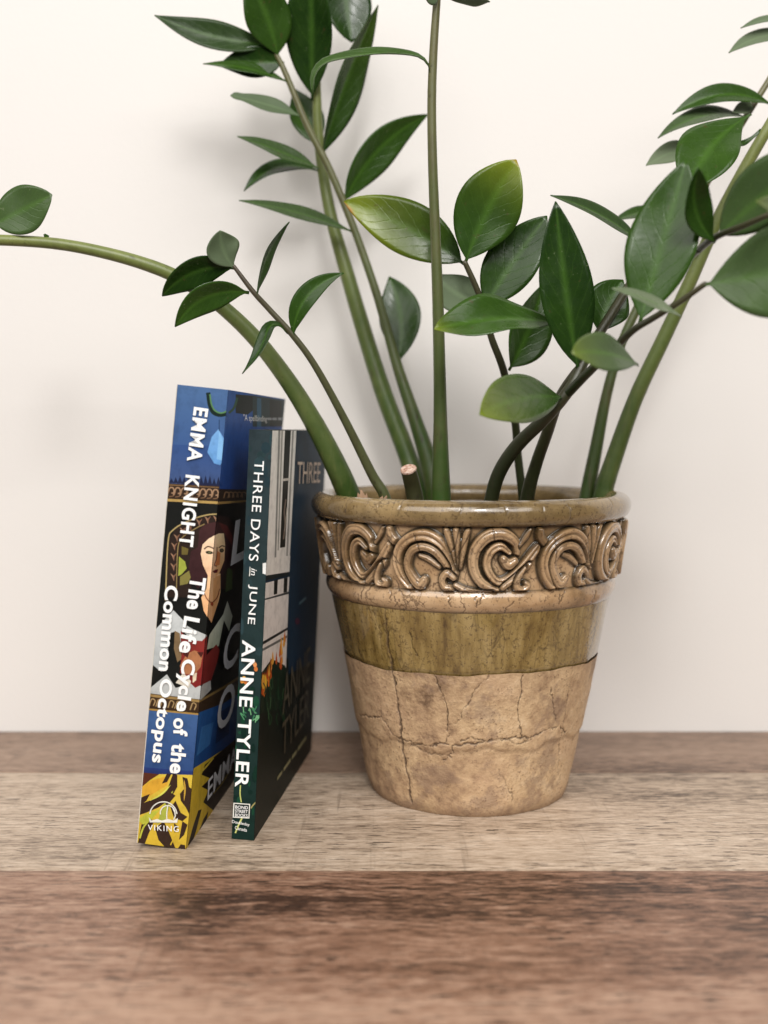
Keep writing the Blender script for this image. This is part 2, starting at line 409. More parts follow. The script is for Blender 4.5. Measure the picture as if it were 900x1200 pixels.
# relief band: scrolls sculpted in one period of 79.4 mm x 30 mm, seven periods round the pot
PER = 79.4; nu, nv = 216, 118
uu = np.arange(nu)*PER/nu; vv = np.linspace(0, 30, nv)
U, V = np.meshgrid(uu, vv)
def c2(cx, cy, wd, c0): # crop pixels of the photograph's band -> mm in the period
    return (c0[0] + (cx-c0[1])*.184, 15 - (cy-128)*.172, wd)
CC = (20.0, 540); SS = (59.5, 345)
strokes = [  # (points, relief height mm, groove)
    # C scroll: outer crescent, inner crescent, curl, diagonal arm, hook
    ([c2(596, 118, 1.6, CC), c2(592, 84, 2.5, CC), c2(556, 60, 3.0, CC), c2(512, 66, 3.2, CC), c2(480, 100, 3.2, CC), c2(474, 144, 3.0, CC), c2(494, 184, 2.6, CC), c2(530, 204, 2.2, CC), c2(570, 206, 1.5, CC)], 3.4, 0),
    ([c2(590, 132, 2.4, CC), c2(574, 140, 2.8, CC), c2(558, 126, 2.2, CC)], 3.3, 0),
    ([c2(574, 108, 1.4, CC), c2(548, 92, 2.1, CC), c2(522, 106, 2.4, CC), c2(512, 138, 2.4, CC), c2(524, 168, 2.2, CC), c2(548, 186, 2.0, CC), c2(580, 176, 2.2, CC), c2(616, 146, 2.5, CC), c2(648, 108, 2.4, CC), c2(656, 94, 1.6, CC)], 3.1, 1),
    ([c2(560, 202, 1.6, CC), c2(596, 176, 1.9, CC), c2(630, 148, 1.8, CC), c2(640, 140, 1.0, CC)], 2.4, 0),
    ([c2(622, 150, 1.2, CC), c2(606, 176, 1.7, CC), c2(602, 200, 2.1, CC), c2(620, 210, 2.1, CC), c2(636, 198, 1.9, CC), c2(626, 190, 1.2, CC)], 3.0, 0),
    # S scroll: knob, arch, inner arch, curl
    ([c2(252, 50, 1.8, SS), c2(256, 70, 2.4, SS), c2(276, 88, 2.2, SS), c2(300, 84, 1.6, SS)], 3.3, 0),
    ([c2(306, 202, 2.6, SS), c2(282, 176, 2.8, SS), c2(270, 140, 2.7, SS), c2(282, 102, 2.8, SS), c2(318, 74, 3.0, SS), c2(364, 66, 3.2, SS), c2(404, 86, 3.2, SS), c2(430, 122, 2.8, SS), c2(444, 158, 2.0, SS), c2(440, 186, 1.6, SS)], 3.4, 1),
    ([c2(352, 186, 2.4, SS), c2(336, 198, 2.8, SS), c2(314, 176, 2.6, SS), c2(302, 144, 2.3, SS), c2(318, 108, 2.2, SS), c2(352, 96, 2.1, SS), c2(388, 108, 2.2, SS), c2(418, 142, 1.9, SS), c2(426, 160, 1.2, SS)], 3.0, 0),
    ([c2(440, 176, 1.7, SS), c2(420, 164, 2.0, SS), c2(406, 182, 2.1, SS), c2(414, 202, 2.2, SS), c2(434, 204, 1.8, SS)], 3.1, 0),
    ([c2(340, 120, 1.2, SS), c2(366, 128, 1.6, SS), c2(398, 148, 1.3, SS)], 1.6, 0),
    # trailing leaf along the foot between the scrolls
    ([c2(444, 196, 1.4, SS), c2(474, 210, 1.8, SS), c2(512, 216, 1.6, SS), c2(550, 214, 1.0, SS)], 2.2, 0),
    # palmette fan between S and the next C
    ([c2(452, 150, 1.0, SS), c2(440, 104, 1.7, SS), c2(424, 60, 2.0, SS), c2(418, 48, 1.2, SS)], 2.5, 0),
    ([c2(456, 150, 1.0, SS), c2(454, 100, 1.7, SS), c2(448, 56, 2.0, SS), c2(446, 46, 1.2, SS)], 2.9, 0),
    ([c2(460, 150, 1.0, SS), c2(468, 104, 1.6, SS), c2(476, 62, 1.9, SS), c2(482, 50, 1.2, SS)], 2.5, 0),
    # fan left of S knob
    ([c2(196, 92, 1.0, SS), c2(216, 66, 1.6, SS), c2(226, 50, 1.0, SS)], 1.5, 0),
]
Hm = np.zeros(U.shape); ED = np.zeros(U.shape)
for pts, hh, groove in strokes:
    for off in (-PER, 0, PER):
        q = [(p[0]+off, p[1], p[2]) for p in pts]
        if max(p[0] for p in q) < -6 or min(p[0] for p in q) > PER+6: continue
        d, wd = stroke_field(U, V, q)
        xr = d/wd; x = np.clip(xr, 0, 1)
        prof = hh*np.clip(1-x**5, 0, 1)**.6
        prof -= (.75 if groove else .38)*np.exp(-((x-(0 if groove else .45))/.20)**2)*(xr < 1)
        Hm = np.where((xr >= 1) & (d-wd < .75), np.minimum(Hm, .35*Hm+.15), Hm)      # each scroll is undercut where it crosses another
        Hm = np.where(xr < 1, np.maximum(Hm*.55, prof), Hm)
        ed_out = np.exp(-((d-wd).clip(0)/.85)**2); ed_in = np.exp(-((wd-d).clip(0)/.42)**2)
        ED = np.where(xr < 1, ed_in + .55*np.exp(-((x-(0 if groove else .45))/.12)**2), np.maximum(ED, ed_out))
def blur(A, k):
    B = A.copy()
    for _ in range(k):
        B = (np.roll(B, 1, 1)+np.roll(B, -1, 1)+2*B)/4
        B = (np.vstack([B[:1], B[:-1]])+np.vstack([B[1:], B[-1:]])+2*B)/4
    return B
Hs = Hm*.65+blur(Hm, 1)*.35
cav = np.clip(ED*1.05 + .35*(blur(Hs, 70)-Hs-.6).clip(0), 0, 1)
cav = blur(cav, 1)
fade = np.clip(np.minimum(V/1.2, (30-V)/1.2), 0, 1)
Hs = Hs*fade
shift = int(round((math.radians(4.6)+math.pi)/(2*math.pi)*NTH - 20/PER*nu)) % nu
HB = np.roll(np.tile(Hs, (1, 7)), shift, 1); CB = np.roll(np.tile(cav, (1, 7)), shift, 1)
# each repeat of the mould comes out slightly different
HB = HB*(1 + .07*np.sin(TH*5+1)[None, :]) 
zb = .1292 + vv/30*(.1640-.1292)
r0 = .0832 + (zb-.1292)*(.0884-.0832)/(.036)
R = r0[:, None] + HB*.0014 + wob(TH[None, :], zb[:, None], .00012)
crk = np.zeros(R.shape)
for (pts) in ([(-.14, .162), (-.16, .154), (-.19, .150)], [(-.08, .160), (-.13, .152), (-.15, .148)], [(.05, .163), (.06, .157)], [(-.40, .16), (-.37, .15)], [(.42, .158), (.45, .150), (.44, .144)], [(.70, .16), (.66, .15)], [(-.55, .15), (-.50, .143)]):
    d = seg_dist(np.repeat(TH[None, :]*.088, nv, 0), np.repeat(zb[:, None], NTH, 1), [(a*.088, b) for a, b in pts])
    crk = np.maximum(crk, np.exp(-(d/.00035)**2))
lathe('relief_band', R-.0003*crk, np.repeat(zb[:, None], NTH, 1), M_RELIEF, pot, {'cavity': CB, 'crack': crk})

# lower bead moulding
n = 26; s = np.linspace(0, 1, n); zz = .1298 - s*(.1298-.1176); rr = .0834 + (.0819-.0834)*s + .0026*np.sin(np.pi*s)**.8
R = np.repeat(rr[:, None], NTH, 1) + wob(TH[None, :], zz[:, None], .0002); Z = np.repeat(zz[:, None], NTH, 1)
crk = np.zeros(R.shape)
for px, k in ((447, 1), (455, 3), (512, 2), (548, 2), (552, 1), (585, 4), (640, 2), (645, 1), (690, 3), (420, 2)):
    t0 = math.asin((px-550)/180); path = t0 + .010*np.sin(np.linspace(0, 5+k, n)+k) + np.cumsum(rng.normal(0, .006, n))
    crk = np.maximum(crk, np.exp(-((TH[None, :]-path[:, None])/.0045)**2)*((s[:, None] > .1*k) & (s[:, None] < .45+.13*k)))
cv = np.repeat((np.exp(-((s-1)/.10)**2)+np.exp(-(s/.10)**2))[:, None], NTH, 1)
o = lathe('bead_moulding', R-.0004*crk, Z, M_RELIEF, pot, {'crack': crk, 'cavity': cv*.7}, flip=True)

# glazed wall and bare clay base, with the cracks of the photograph
cracks_px = [  # (pixels, strength, width mm)
    ([(448, 700), (452, 722), (456, 745), (459, 772), (463, 800), (467, 835), (470, 862), (474, 890), (478, 918), (482, 940)], 1.0, .95),
    ([(480, 740), (484, 758), (489, 770)], .9, .35), ([(437, 705), (443, 730), (447, 748)], .6, .3),
    ([(508, 790), (517, 806), (522, 822), (525, 842), (524, 868)], .95, .5),
    ([(462, 862), (478, 868), (500, 873), (520, 872), (540, 873), (560, 870), (584, 866), (612, 864), (632, 861), (644, 854), (655, 851), (664, 858)], 1.0, .7),
    ([(421, 836), (432, 841), (444, 840), (452, 846), (458, 858), (466, 868)], .9, .6),
    ([(613, 792), (611, 812), (606, 836), (609, 850), (614, 866)], .9, .4),
    ([(645, 806), (649, 828), (652, 846)], .8, .4), ([(566, 778), (574, 790), (560, 806), (545, 828), (536, 846), (527, 850)], .5, .4),
    ([(585, 902), (592, 916), (598, 926), (600, 940)], .6, .35), ([(528, 872), (532, 882), (520, 890)], .7, .35),
    ([(540, 868), (552, 862), (570, 868), (590, 864), (604, 872), (622, 866)], .7, .45), ([(480, 872), (500, 882), (520, 884), (530, 888)], .6, .5),
    ([(672, 770), (668, 800), (660, 850), (656, 900)], .55, .6), ([(585, 740), (590, 765), (588, 785)], .5, .4), ([(560, 745), (566, 770)], .5, .35),
    ([(650, 735), (655, 760), (652, 780)], .5, .4),
]
def jag(pts, amp):
    out = [pts[0]]
    for a, b in zip(pts[:-1], pts[1:]):
        for t in (.33, .66): out.append((a[0]+(b[0]-a[0])*t+random.uniform(-amp, amp), a[1]+(b[1]-a[1])*t+random.uniform(-amp, amp)))
        out.append(b)
    return out
CR = [([pot_hit(*p) for p in jag(pts, 1.6)], a, wd) for pts, a, wd in cracks_px]
def value_noise(Uq, Vq, cell, seed):
    r = np.random.default_rng(seed); N = 256; Gd = r.uniform(-1, 1, (N, N))
    x, y = Uq/cell, Vq/cell; xi, yi = np.floor(x).astype(int), np.floor(y).astype(int); fx, fy = x-xi, y-yi
    fx = fx*fx*(3-2*fx); fy = fy*fy*(3-2*fy); g = lambda i, j: Gd[i % N, j % N]
    return (g(xi, yi)*(1-fx)+g(xi+1, yi)*fx)*(1-fy) + (g(xi, yi+1)*(1-fx)+g(xi+1, yi+1)*fx)*fy
def crack_field(Zg):
    thg = np.repeat(TH[None, :], Zg.shape[0], 0); rg = body_r(Zg); Ug = thg*rg*1000; Vg = Zg*1000
    out = np.zeros(Zg.shape)
    sel = np.abs(TH) < 1.6
    Us, Vs = Ug[:, sel], Vg[:, sel]
    Uj = Us + .6*value_noise(Us, Vs, 2.6, 1) + .45*value_noise(Us, Vs, 1.0, 2); Vj = Vs + .8*value_noise(Us, Vs, 2.6, 3) + .5*value_noise(Us, Vs, 1.0, 4)
    wm = .85 + .6*value_noise(Us, Vs, 5.0, 5) + .35*value_noise(Us, Vs, 1.4, 6)
    for pts, a, wd in CR:
        q = [(t*body_r(z)*1000, z*1000) for t, z in pts]
        d = seg_dist(Uj, Vj, q)
        out[:, sel] = np.maximum(out[:, sel], np.clip(a*(wm+.25), 0, 1)*np.exp(-(d/(wd*.66*np.clip(wm, .45, 1.6)))**2))
    return out
zg = .0832 + .0006*np.sin(TH*3+.4) + .0004*np.sin(TH*11) + .00015*np.sin(TH*29+1)
n = 70; s = np.linspace(0, 1, n)[:, None]; Z = .1179*(1-s) + zg[None, :]*s
R = body_r(Z) + wob(TH[None, :], Z, .00035); ck = crack_field(Z)
R = R - .0007*np.clip((s-.93)/.07, 0, 1)
lathe('glazed_wall', R-.0006*ck, Z, M_GLAZE, pot, {'crack': ck*.8}, flip=True)
n = 150; s = np.linspace(0, 1, n)[:, None]; Z = (zg[None, :]+.0002)*(1-s) + .0001*s
base = body_r(Z) - .0007
low = np.clip((.0105-Z)/.0105, 0, 1); base = base - .0014*low**3
ck = crack_field(Z)
thg = np.repeat(TH[None, :], n, 0)
# flaked upper shelf of clay above the long horizontal crack
lip = .0405 + .0015*np.sin(TH*9+1) + .0009*np.sin(TH*23); step = 1/(1+np.exp(-(Z-lip[None, :])/.0006))
rough = np.zeros(Z.shape)
for kx in range(26):
    fa, fb, ph = rng.integers(3, 70), rng.uniform(60, 900), rng.uniform(0, 6.28)
    rough += np.sin(fa*thg + fb*Z*(1 if kx % 2 else -1) + ph)/(2+fa*.25)
rough = rough + 0.7*value_noise(thg*66, Z*1000, 3.0, 11) + .9*value_noise(thg*66, Z*1000, 1.1, 12)*(.4+value_noise(thg*66, Z*1000, 9.0, 13)).clip(0, 1)
R = base + wob(TH[None, :], Z, .00035) + .00085*step*np.clip((Z-.02)/.01, 0, 1) + .00011*rough - .0009*ck
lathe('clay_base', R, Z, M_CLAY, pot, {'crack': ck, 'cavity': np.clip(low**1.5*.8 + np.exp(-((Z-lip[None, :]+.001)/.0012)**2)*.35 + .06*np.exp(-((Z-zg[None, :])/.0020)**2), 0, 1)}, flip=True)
bm = bmesh.new(); bmesh.ops.create_circle(bm, cap_ends=True, radius=.0575, segments=64)
me = bpy.data.meshes.new('pot_foot'); bm.to_mesh(me); bm.free(); o = link('pot_foot', me, M_CLAY, pot); o.location = (0, 0, .0004)

# soil
nr, ns = 40, 120; rs = np.linspace(.0005, .0775, nr)[:, None]; ts = np.linspace(0, 2*math.pi, ns, endpoint=False)[None, :]
hz = .148 + .0022*np.sin(rs*260+3*ts)*np.sin(5*ts+rs*90) + rng.normal(0, .0007, (nr, ns))
P = np.stack([PC.x+rs*np.cos(ts), PC.y+rs*np.sin(ts), hz], -1)
so = link('potting_soil', grid_mesh('potting_soil', P, closed_u=True), M_SOIL)
tag(so, 'dark potting soil filling the glazed ceramic pot', 'soil', kind='stuff')

# ------------------------------------------------------------------ books
def book_frame(px, py, vp_x, lean):
    O = on_shelf(px, py); psi = math.atan((vp_x-450)/FPX)
    return Matrix.Translation(O) @ Matrix.Rotation(-psi, 4, 'Z') @ Matrix.Rotation(math.radians(lean), 4, 'Y')
class Book:
    def __init__(s, M, W, D, Ht):
        s.M, s.W, s.D, s.Ht = M, W, D, Ht; s.Mi = M.inverted()
    def spine(s, p):     # photo pixel -> (s, v) on the spine
        o = s.Mi @ CAM; d = s.Mi.to_3x3() @ ray(*p); t = -o.y/d.y; q = o+d*t; return (q.x, q.z)
    def cover(s, p):     # photo pixel -> (u, v) on the front cover
        o = s.Mi @ CAM; d = s.Mi.to_3x3() @ ray(*p); t = -o.x/d.x; q = o+d*t; return (q.y, q.z)
def clip_rect(P, x0, x1, y0, y1):
    for ax, lim, sg in ((0, x0, 1), (0, x1, -1), (1, y0, 1), (1, y1, -1)):
        out = []
        for i in range(len(P)):
            a, b = P[i-1], P[i]; ia, ib = sg*(a[ax]-lim) >= 0, sg*(b[ax]-lim) >= 0
            if ia != ib:
                t = (lim-a[ax])/(b[ax]-a[ax]); out.append((a[0]+t*(b[0]-a[0]), a[1]+t*(b[1]-a[1])))
            if ib: out.append(b)
        P = out
        if not P: return []
    return P
class Art:
    """flat print: stacked colour shapes on one face of a book"""
    def __init__(s, fn, rect, place):
        s.fn, s.rect, s.place = fn, rect, place; s.v, s.f, s.c, s.k = [], [], [], 0
    def add(s, P, col, col2=None):
        P = clip_rect(P, *s.rect)
        if len(P) < 3: return
        s.k += 1; e = .00005+.0000035*s.k; n0 = len(s.v)
        ys = [p[1] for p in P]; y0, y1 = min(ys), max(ys)+1e-9
        for p in P:
            s.v.append(s.place(p[0], p[1], e)); t = (p[1]-y0)/(y1-y0)
            a, b = lin(col), lin(col2 or col); s.c.append(tuple(b[i]*(1-t)+a[i]*t for i in range(3))+(1,))
        ar = sum(P[i-1][0]*P[i][1]-P[i][0]*P[i-1][1] for i in range(len(P)))
        ix = list(range(n0, len(s.v))); s.f.append(ix if ar > 0 else ix[::-1])
    def poly(s, px, col, col2=None): s.add([s.fn(p) for p in px], col, col2)
    def curve(s, px, w, col, n=5, taper=False):
        S = spline(px, n); L, Rr = [], []
        for i in range(len(S)):
            a, b = S[max(0, i-1)], S[min(len(S)-1, i+1)]; d = b-a; d = d/(np.linalg.norm(d)+1e-9); nn = np.array([-d[1], d[0]])
            ww = w*(math.sin(math.pi*min(.97, max(.03, i/(len(S)-1))))**.7 if taper else 1)
            L.append(tuple(S[i]+nn*ww)); Rr.append(tuple(S[i]-nn*ww))
        for i in range(len(S)-1): pass
        s.poly(L+Rr[::-1], col)
    def oval(s, cx, cy, rx, ry, col, n=18, rot=0):
        s.poly([(cx+rx*math.cos(t)*math.cos(rot)-ry*math.sin(t)*math.sin(rot), cy+rx*math.cos(t)*math.sin(rot)+ry*math.sin(t)*math.cos(rot)) for t in [2*math.pi*i/n for i in range(n)]], col)
    def build(s, name, parent):
        me = mesh(name, s.v, s.f); a = me.color_attributes.new('Col', 'FLOAT_COLOR', 'POINT')
        a.data.foreach_set('color', np.array(s.c, np.float32).reshape(-1)); return link(name, me, M_PRINT, parent)

def text2d(body, bold=0.0, space=1.0, shear=0.0):
    cu = bpy.data.curves.new('t', 'FONT'); cu.body = body; cu.offset = bold; cu.space_character = space; cu.shear = shear; cu.resolution_u = 4
    o = bpy.data.objects.new('t', cu); COL.objects.link(o)
    dg = bpy.context.evaluated_depsgraph_get(); me = bpy.data.meshes.new_from_object(o.evaluated_get(dg))
    V = np.array([v.co[:2] for v in me.vertices]); F = [list(p.vertices) for p in me.polygons]
    bpy.data.objects.remove(o); bpy.data.curves.remove(cu); bpy.data.meshes.remove(me)
    V = (V-V.min(0))/(V.max(0)-V.min(0)); return V, F
def lettering(body, corner, xdir, ydir, place, m, parent, eps, bold=.0, space=1.0, shear=0.0, name='lettering'):
    """corner: lower-left of the text box (local), xdir/ydir: full extents of the text box"""
    V, F = text2d(body, bold, space, shear)
    P = [place(corner[0]+x*xdir[0]+y*ydir[0], corner[1]+x*xdir[1]+y*ydir[1], eps) for x, y in V]
    a = xdir[0]*ydir[1]-xdir[1]*ydir[0]
    me = mesh(name, P, F if a > 0 else [f[::-1] for f in F]); return link(name, me, m, parent)
def quad_text(body, fn, tl, tr, bl, place, m, parent, eps, **k):
    """text box by three photo pixels: start of cap line, end of cap line, start of base line"""
    a, b, c = [np.array(fn(p)) for p in (tl, tr, bl)]
    return lettering(body, c, b-a, a-c, place, m, parent, eps, **k)

def make_book(name, frame, W, D, Ht, label, cov):
    b = empty(name, frame); tag(b, label, 'book', 'two books standing beside the pot')
    t = .0009
    box('spine', (-W, 0, 0), (0, t, Ht), cov, b, .0003)
    box('front_cover', (-t, t+.00002, 0), (0, D, Ht), cov, b, .0003)
    box('back_cover', (-W, t+.00002, 0), (-W+t, D, Ht), cov, b, .0003)
    box('page_block', (-W+t+.0001, t+.0001, .0012), (-t-.0001, D-.0015, Ht-.0012), M_PAGE, b)
    return b
sp_place = lambda x, y, e: (x, -e, y)
cv_place = lambda x, y, e: (e, x, y)

# ---- thick book on the left
F1 = book_frame(218, 995, 560, 6.0); W1, D1, H1 = .0258, .157, .2345
B1 = Book(F1, W1, D1, H1)
M_C1 = flat_mat('cover_black_card', (.012, .012, .011), .4, .2)
bk1 = make_book('book', F1, W1, D1, H1, 'thicker, taller book with blue, black and yellow painted spine and woman portrait', M_C1)
# front cover print
AC = Art(B1.cover, (.0001, D1, 0, H1), cv_place)
AC.add([(0, 0), (D1, 0), (D1, H1), (0, H1)], (14, 15, 15))
AC.poly([(262, 440), (400, 440), (400, 590), (255, 575)], (52, 96, 168), (34, 66, 140))
AC.poly([(276, 462), (300, 464), (305, 474), (290, 486), (276, 484)], (20, 30, 30)); AC.poly([(296, 464), (345, 470), (345, 500), (296, 500)], (40, 62, 66)); AC.poly([(301, 466), (306, 467), (306, 500), (301, 500)], (52, 100, 130)); AC.poly([(316, 468), (330, 470), (330, 500), (316, 500)], (30, 38, 36))
AC.curve([(268, 484), (274, 478), (278, 466)], 1.4, (50, 84, 64))
AC.poly([(255, 573), (400, 576), (400, 594), (255, 590)], (50, 37, 28)); AC.poly([(255, 588), (290, 586), (400, 590), (400, 592), (290, 588), (255, 591)], (166, 134, 80))
for i in range(5): AC.curve([(262+5*i, 584-.4*i), (264+5*i, 577), (268+5*i, 578), (269+5*i, 583)], .7, (140, 110, 84))
AC.poly([(255, 604), (268, 606), (276, 620), (278, 660), (270, 690), (255, 690)], (44, 30, 28)); AC.poly([(266, 664), (272, 668), (272, 690), (264, 694)], (66, 84, 44))
AC.poly([(232, 819.5), (262, 803), (290, 785), (290, 808), (262, 824), (232, 838)], (60, 44, 29)); AC.poly([(232, 821), (262, 804), (290, 786), (290, 789), (262, 807), (232, 824)], (140, 114, 68))
AC.poly([(225, 838), (262, 824), (300, 800), (300, 850), (262, 880), (222, 908)], (40, 92, 158), (26, 60, 120)); AC.poly([(236, 852), (250, 846), (246, 872), (230, 886)], (56, 112, 176)); AC.poly([(256, 836), (270, 826), (268, 860), (252, 872)], (24, 52, 100))
AC.poly([(215, 908), (262, 878), (300, 850), (300, 1000), (215, 1000)], (216, 186, 60), (204, 170, 44))
for P_ in [[(240, 896), (300, 846), (300, 905), (250, 950), (238, 940), (244, 926), (236, 922), (246, 912), (236, 908)], [(220, 990), (226, 968), (232, 950), (236, 948), (230, 972), (224, 992)], [(228, 988), (238, 960), (244, 950), (240, 972), (232, 985)], [(246, 960), (258, 940), (270, 925), (268, 935), (252, 962)]]: AC.poly(P_, (34, 26, 22))
AC.curve([(232, 908), (240, 900), (250, 888)], .9, (216, 190, 70)); AC.curve([(250, 930), (262, 915), (270, 900)], .7, (140, 120, 50))
class Both:
    """one drawing that wraps round the spine edge"""
    def __init__(s, *a): s.a = a
    def poly(s, *x): [q.poly(*x) for q in s.a]
    def curve(s, *x, **k): [q.curve(*x, **k) for q in s.a]
    def oval(s, *x, **k): [q.oval(*x, **k) for q in s.a]
A = Art(B1.spine, (-W1, 0, 0, H1), sp_place)
A.add([(-W1, 0), (0, 0), (0, H1), (-W1, H1)], (24, 25, 23))
A.poly([(190, 440), (290, 440), (285, 560), (180, 556)], (74, 104, 146), (50, 78, 130))
A.poly([(180, 520), (285, 524), (285, 574), (180, 572)], (50, 78, 130), (66, 84, 124))
A.curve([(244, 460), (246, 474), (250, 483), (258, 486), (268, 484)], 2.6, (24, 40, 34)); A.curve([(246, 462), (248, 474), (252, 481), (259, 484), (268, 481)], .9, (88, 130, 84))
A.poly([(256, 503), (248, 512), (243, 530), (251, 543), (258, 545), (264, 538), (266, 520)], (116, 164, 214), (98, 150, 206)); A.poly([(257, 505), (263, 520), (262, 540), (254, 538)], (128, 178, 222)); A.curve([(257, 492), (257, 499), (257, 505)], .5, (40, 60, 90))
# upper ornate frame
for i in range(15): A.poly([(198+5*i, 566+.35*i), (201+5*i, 558+random.uniform(-3, 4)), (204+5*i, 566+.35*i)], (32, 38, 66))
A.poly([(190, 566), (280, 571), (280, 592), (188, 587)], (58, 43, 33), (46, 33, 25))
for i in range(9):
    x = 200+7.4*i; y = 575+.35*i
    A.curve([(x-4, y+5), (x-1, y-3), (x+3, y-3), (x+4, y+2), (x+1, y+3)], .8, (158, 126, 98)); A.curve([(x-2, y+7), (x+3, y+6), (x+6, y+1)], .6, (116, 88, 64))
A.poly([(190, 584), (280, 589), (280, 592), (188, 587)], (172, 142, 84)); A.poly([(190, 567), (280, 572), (280, 573), (188, 568.5)], (120, 92, 62))
# arched frame behind the woman
A.poly([(196, 700), (198, 632), (207, 619), (225, 609), (247, 604), (270, 605), (270, 640), (232, 640), (222, 700)], (44, 33, 28))
A.curve([(194, 704), (197, 636), (203, 621), (222, 610), (245, 603), (270, 603)], .8, (166, 146, 98)); A.curve([(207, 690), (208, 650), (212, 632), (228, 620), (240, 614)], .6, (138, 118, 76))
for (x, y) in [(203, 676), (203, 664), (203, 652), (204, 640), (207, 630), (214, 622), (223, 617), (233, 612), (243, 609), (253, 608), (262, 608)]:
    A.curve([(x-3, y-4), (x, y), (x+1, y+5)], .9, (150, 116, 92), taper=True); A.curve([(x+4, y-4), (x+1, y), (x+1, y+5)], .8, (128, 92, 72), taper=True)
A.poly([(210, 652), (217, 658), (219, 666), (213, 673), (209, 675)], (152, 160, 66)); A.poly([(213, 640), (221, 643), (220, 650), (213, 650)], (104, 92, 48)); A.poly([(211, 676), (224, 667), (226, 672), (220, 684), (211, 686)], (124, 116, 62))
# hair, face, neck
AS = A; A = Both(AS, AC)
A.poly([(233.6, 622), (238, 616), (245, 613), (254, 611.5), (264, 616), (272, 628), (272, 660), (262, 672), (252, 682), (240, 682), (232, 690), (224, 678), (221, 665), (224, 646), (232, 641)], (66, 40, 40), (52, 30, 32))
A.poly([(256, 612), (266, 616), (272, 628), (272, 640), (262, 624)], (92, 44, 42))
A.poly([(244, 672), (258, 672), (258, 694), (256, 704), (253, 713), (247.5, 730), (239, 716), (236, 700), (242, 690)], (236, 196, 152), (226, 170, 120)); A.poly([(250, 676), (258, 674), (257, 696), (253, 712), (248, 728)], (214, 160, 108))
face = [(237.5, 638), (245, 631), (256, 625), (262, 625), (263.5, 638), (262.5, 657), (257, 671), (251, 677.5), (244, 675), (238, 662), (235.4, 649)]
A.poly(face, (240, 212, 178), (232, 186, 146)); A.poly([(254, 626), (262, 625), (263.5, 638), (262.5, 657), (257, 671), (252, 676), (253, 655)], (244, 220, 176), (222, 166, 112))
A.poly([(253.5, 645), (258, 648), (257, 662), (252, 663)], (206, 128, 76)); A.curve([(254, 641), (253.4, 654), (251, 662), (254, 663.5)], .55, (110, 60, 40))
A.oval(245.4, 647.4, 4.4, 2.0, (50, 46, 36), rot=.1); A.oval(245.8, 647.2, 2.0, 1.2, (98, 98, 66)); A.oval(259.4, 645, 2.6, 2.4, (54, 48, 38)); A.oval(259.4, 645, 1.2, 1.3, (98, 92, 66))
A.curve([(239.4, 643.4), (244, 640.4), (250.5, 642.6)], .7, (72, 44, 36)); A.curve([(256, 642), (259.5, 639.6), (263, 640.4)], .6, (72, 44, 36))
A.poly([(248.6, 669.4), (251.6, 667.6), (255.4, 667), (254, 671), (250.6, 671.6)], (92, 26, 36))
A.curve([(238, 692), (243, 702), (248, 706), (254, 700), (257, 690)], .55, (120, 52, 32)); A.oval(248, 708, 1.7, 2.2, (150, 62, 34))
# pale fur shapes and the red brown animal in her arms
A.poly([(182, 738), (203.5, 715), (218, 730), (212, 741), (212, 770), (205, 740), (199, 742), (196, 770), (194, 786), (186, 788), (178, 778)], (196, 199, 198), (168, 172, 172))
A.poly([(174, 808), (195.8, 790), (206, 806), (228, 800), (236, 804), (246, 789), (247, 808), (235, 820), (172, 813)], (180, 182, 180)); A.poly([(170, 778), (178, 778), (190, 788), (180, 800), (170, 806)], (26, 26, 24))
A.poly([(266, 704), (272, 722), (268, 740), (262, 727), (256, 757), (242, 761), (245, 744), (261, 720)], (214, 216, 204), (176, 186, 162))
A.poly([(205, 739), (211, 742), (213, 772), (208, 776), (204, 760)], (122, 100, 72)); A.poly([(219, 733), (226, 737), (242, 744), (240, 752), (226, 750), (217, 742)], (186, 188, 186))
A.poly([(212, 739), (221, 750), (237, 751), (242.4, 745), (241.5, 768), (253, 755), (257, 762), (254, 776), (247, 797), (229, 806), (211, 788), (213, 766)], (132, 48, 42), (118, 34, 34))
A.poly([(219, 766), (228, 762), (238, 766), (235, 782), (228, 790), (214, 790), (211, 780)], (168, 112, 76)); A.poly([(231, 764), (239, 764), (236, 771)], (74, 34, 30)); A.poly([(214, 766), (222, 765), (220, 771)], (74, 34, 30))
A.poly([(226, 790), (231, 788), (230, 797), (226, 800)], (222, 204, 176)); A.poly([(206, 800), (215, 788), (224, 798), (222, 806)], (214, 206, 190))
# lower frame, blue field
A = AS
A.poly([(165, 811), (235, 819.5), (262, 806), (262, 830), (235, 838), (165, 831)], (66, 48, 31), (52, 36, 24))
A.poly([(165, 812), (235, 820), (262, 807), (262, 810), (235, 823), (165, 815)], (150, 122, 74)); A.poly([(165, 829), (235, 836), (250, 831), (250, 833.5), (235, 838.5), (165, 831)], (158, 126, 68))
for x in (178, 186, 200, 208, 226): A.curve([(x-3, 827+(x-178)*.1), (x, 819+(x-178)*.1), (x+4, 821+(x-178)*.1), (x+2, 827+(x-178)*.1)], .7, (158, 132, 92))
A.poly([(160, 831), (235, 838), (262, 832), (262, 912), (160, 912)], (62, 92, 138), (42, 66, 114))
A.poly([(160, 898), (230, 904), (230, 910), (160, 908)], (38, 56, 112), (34, 46, 90))
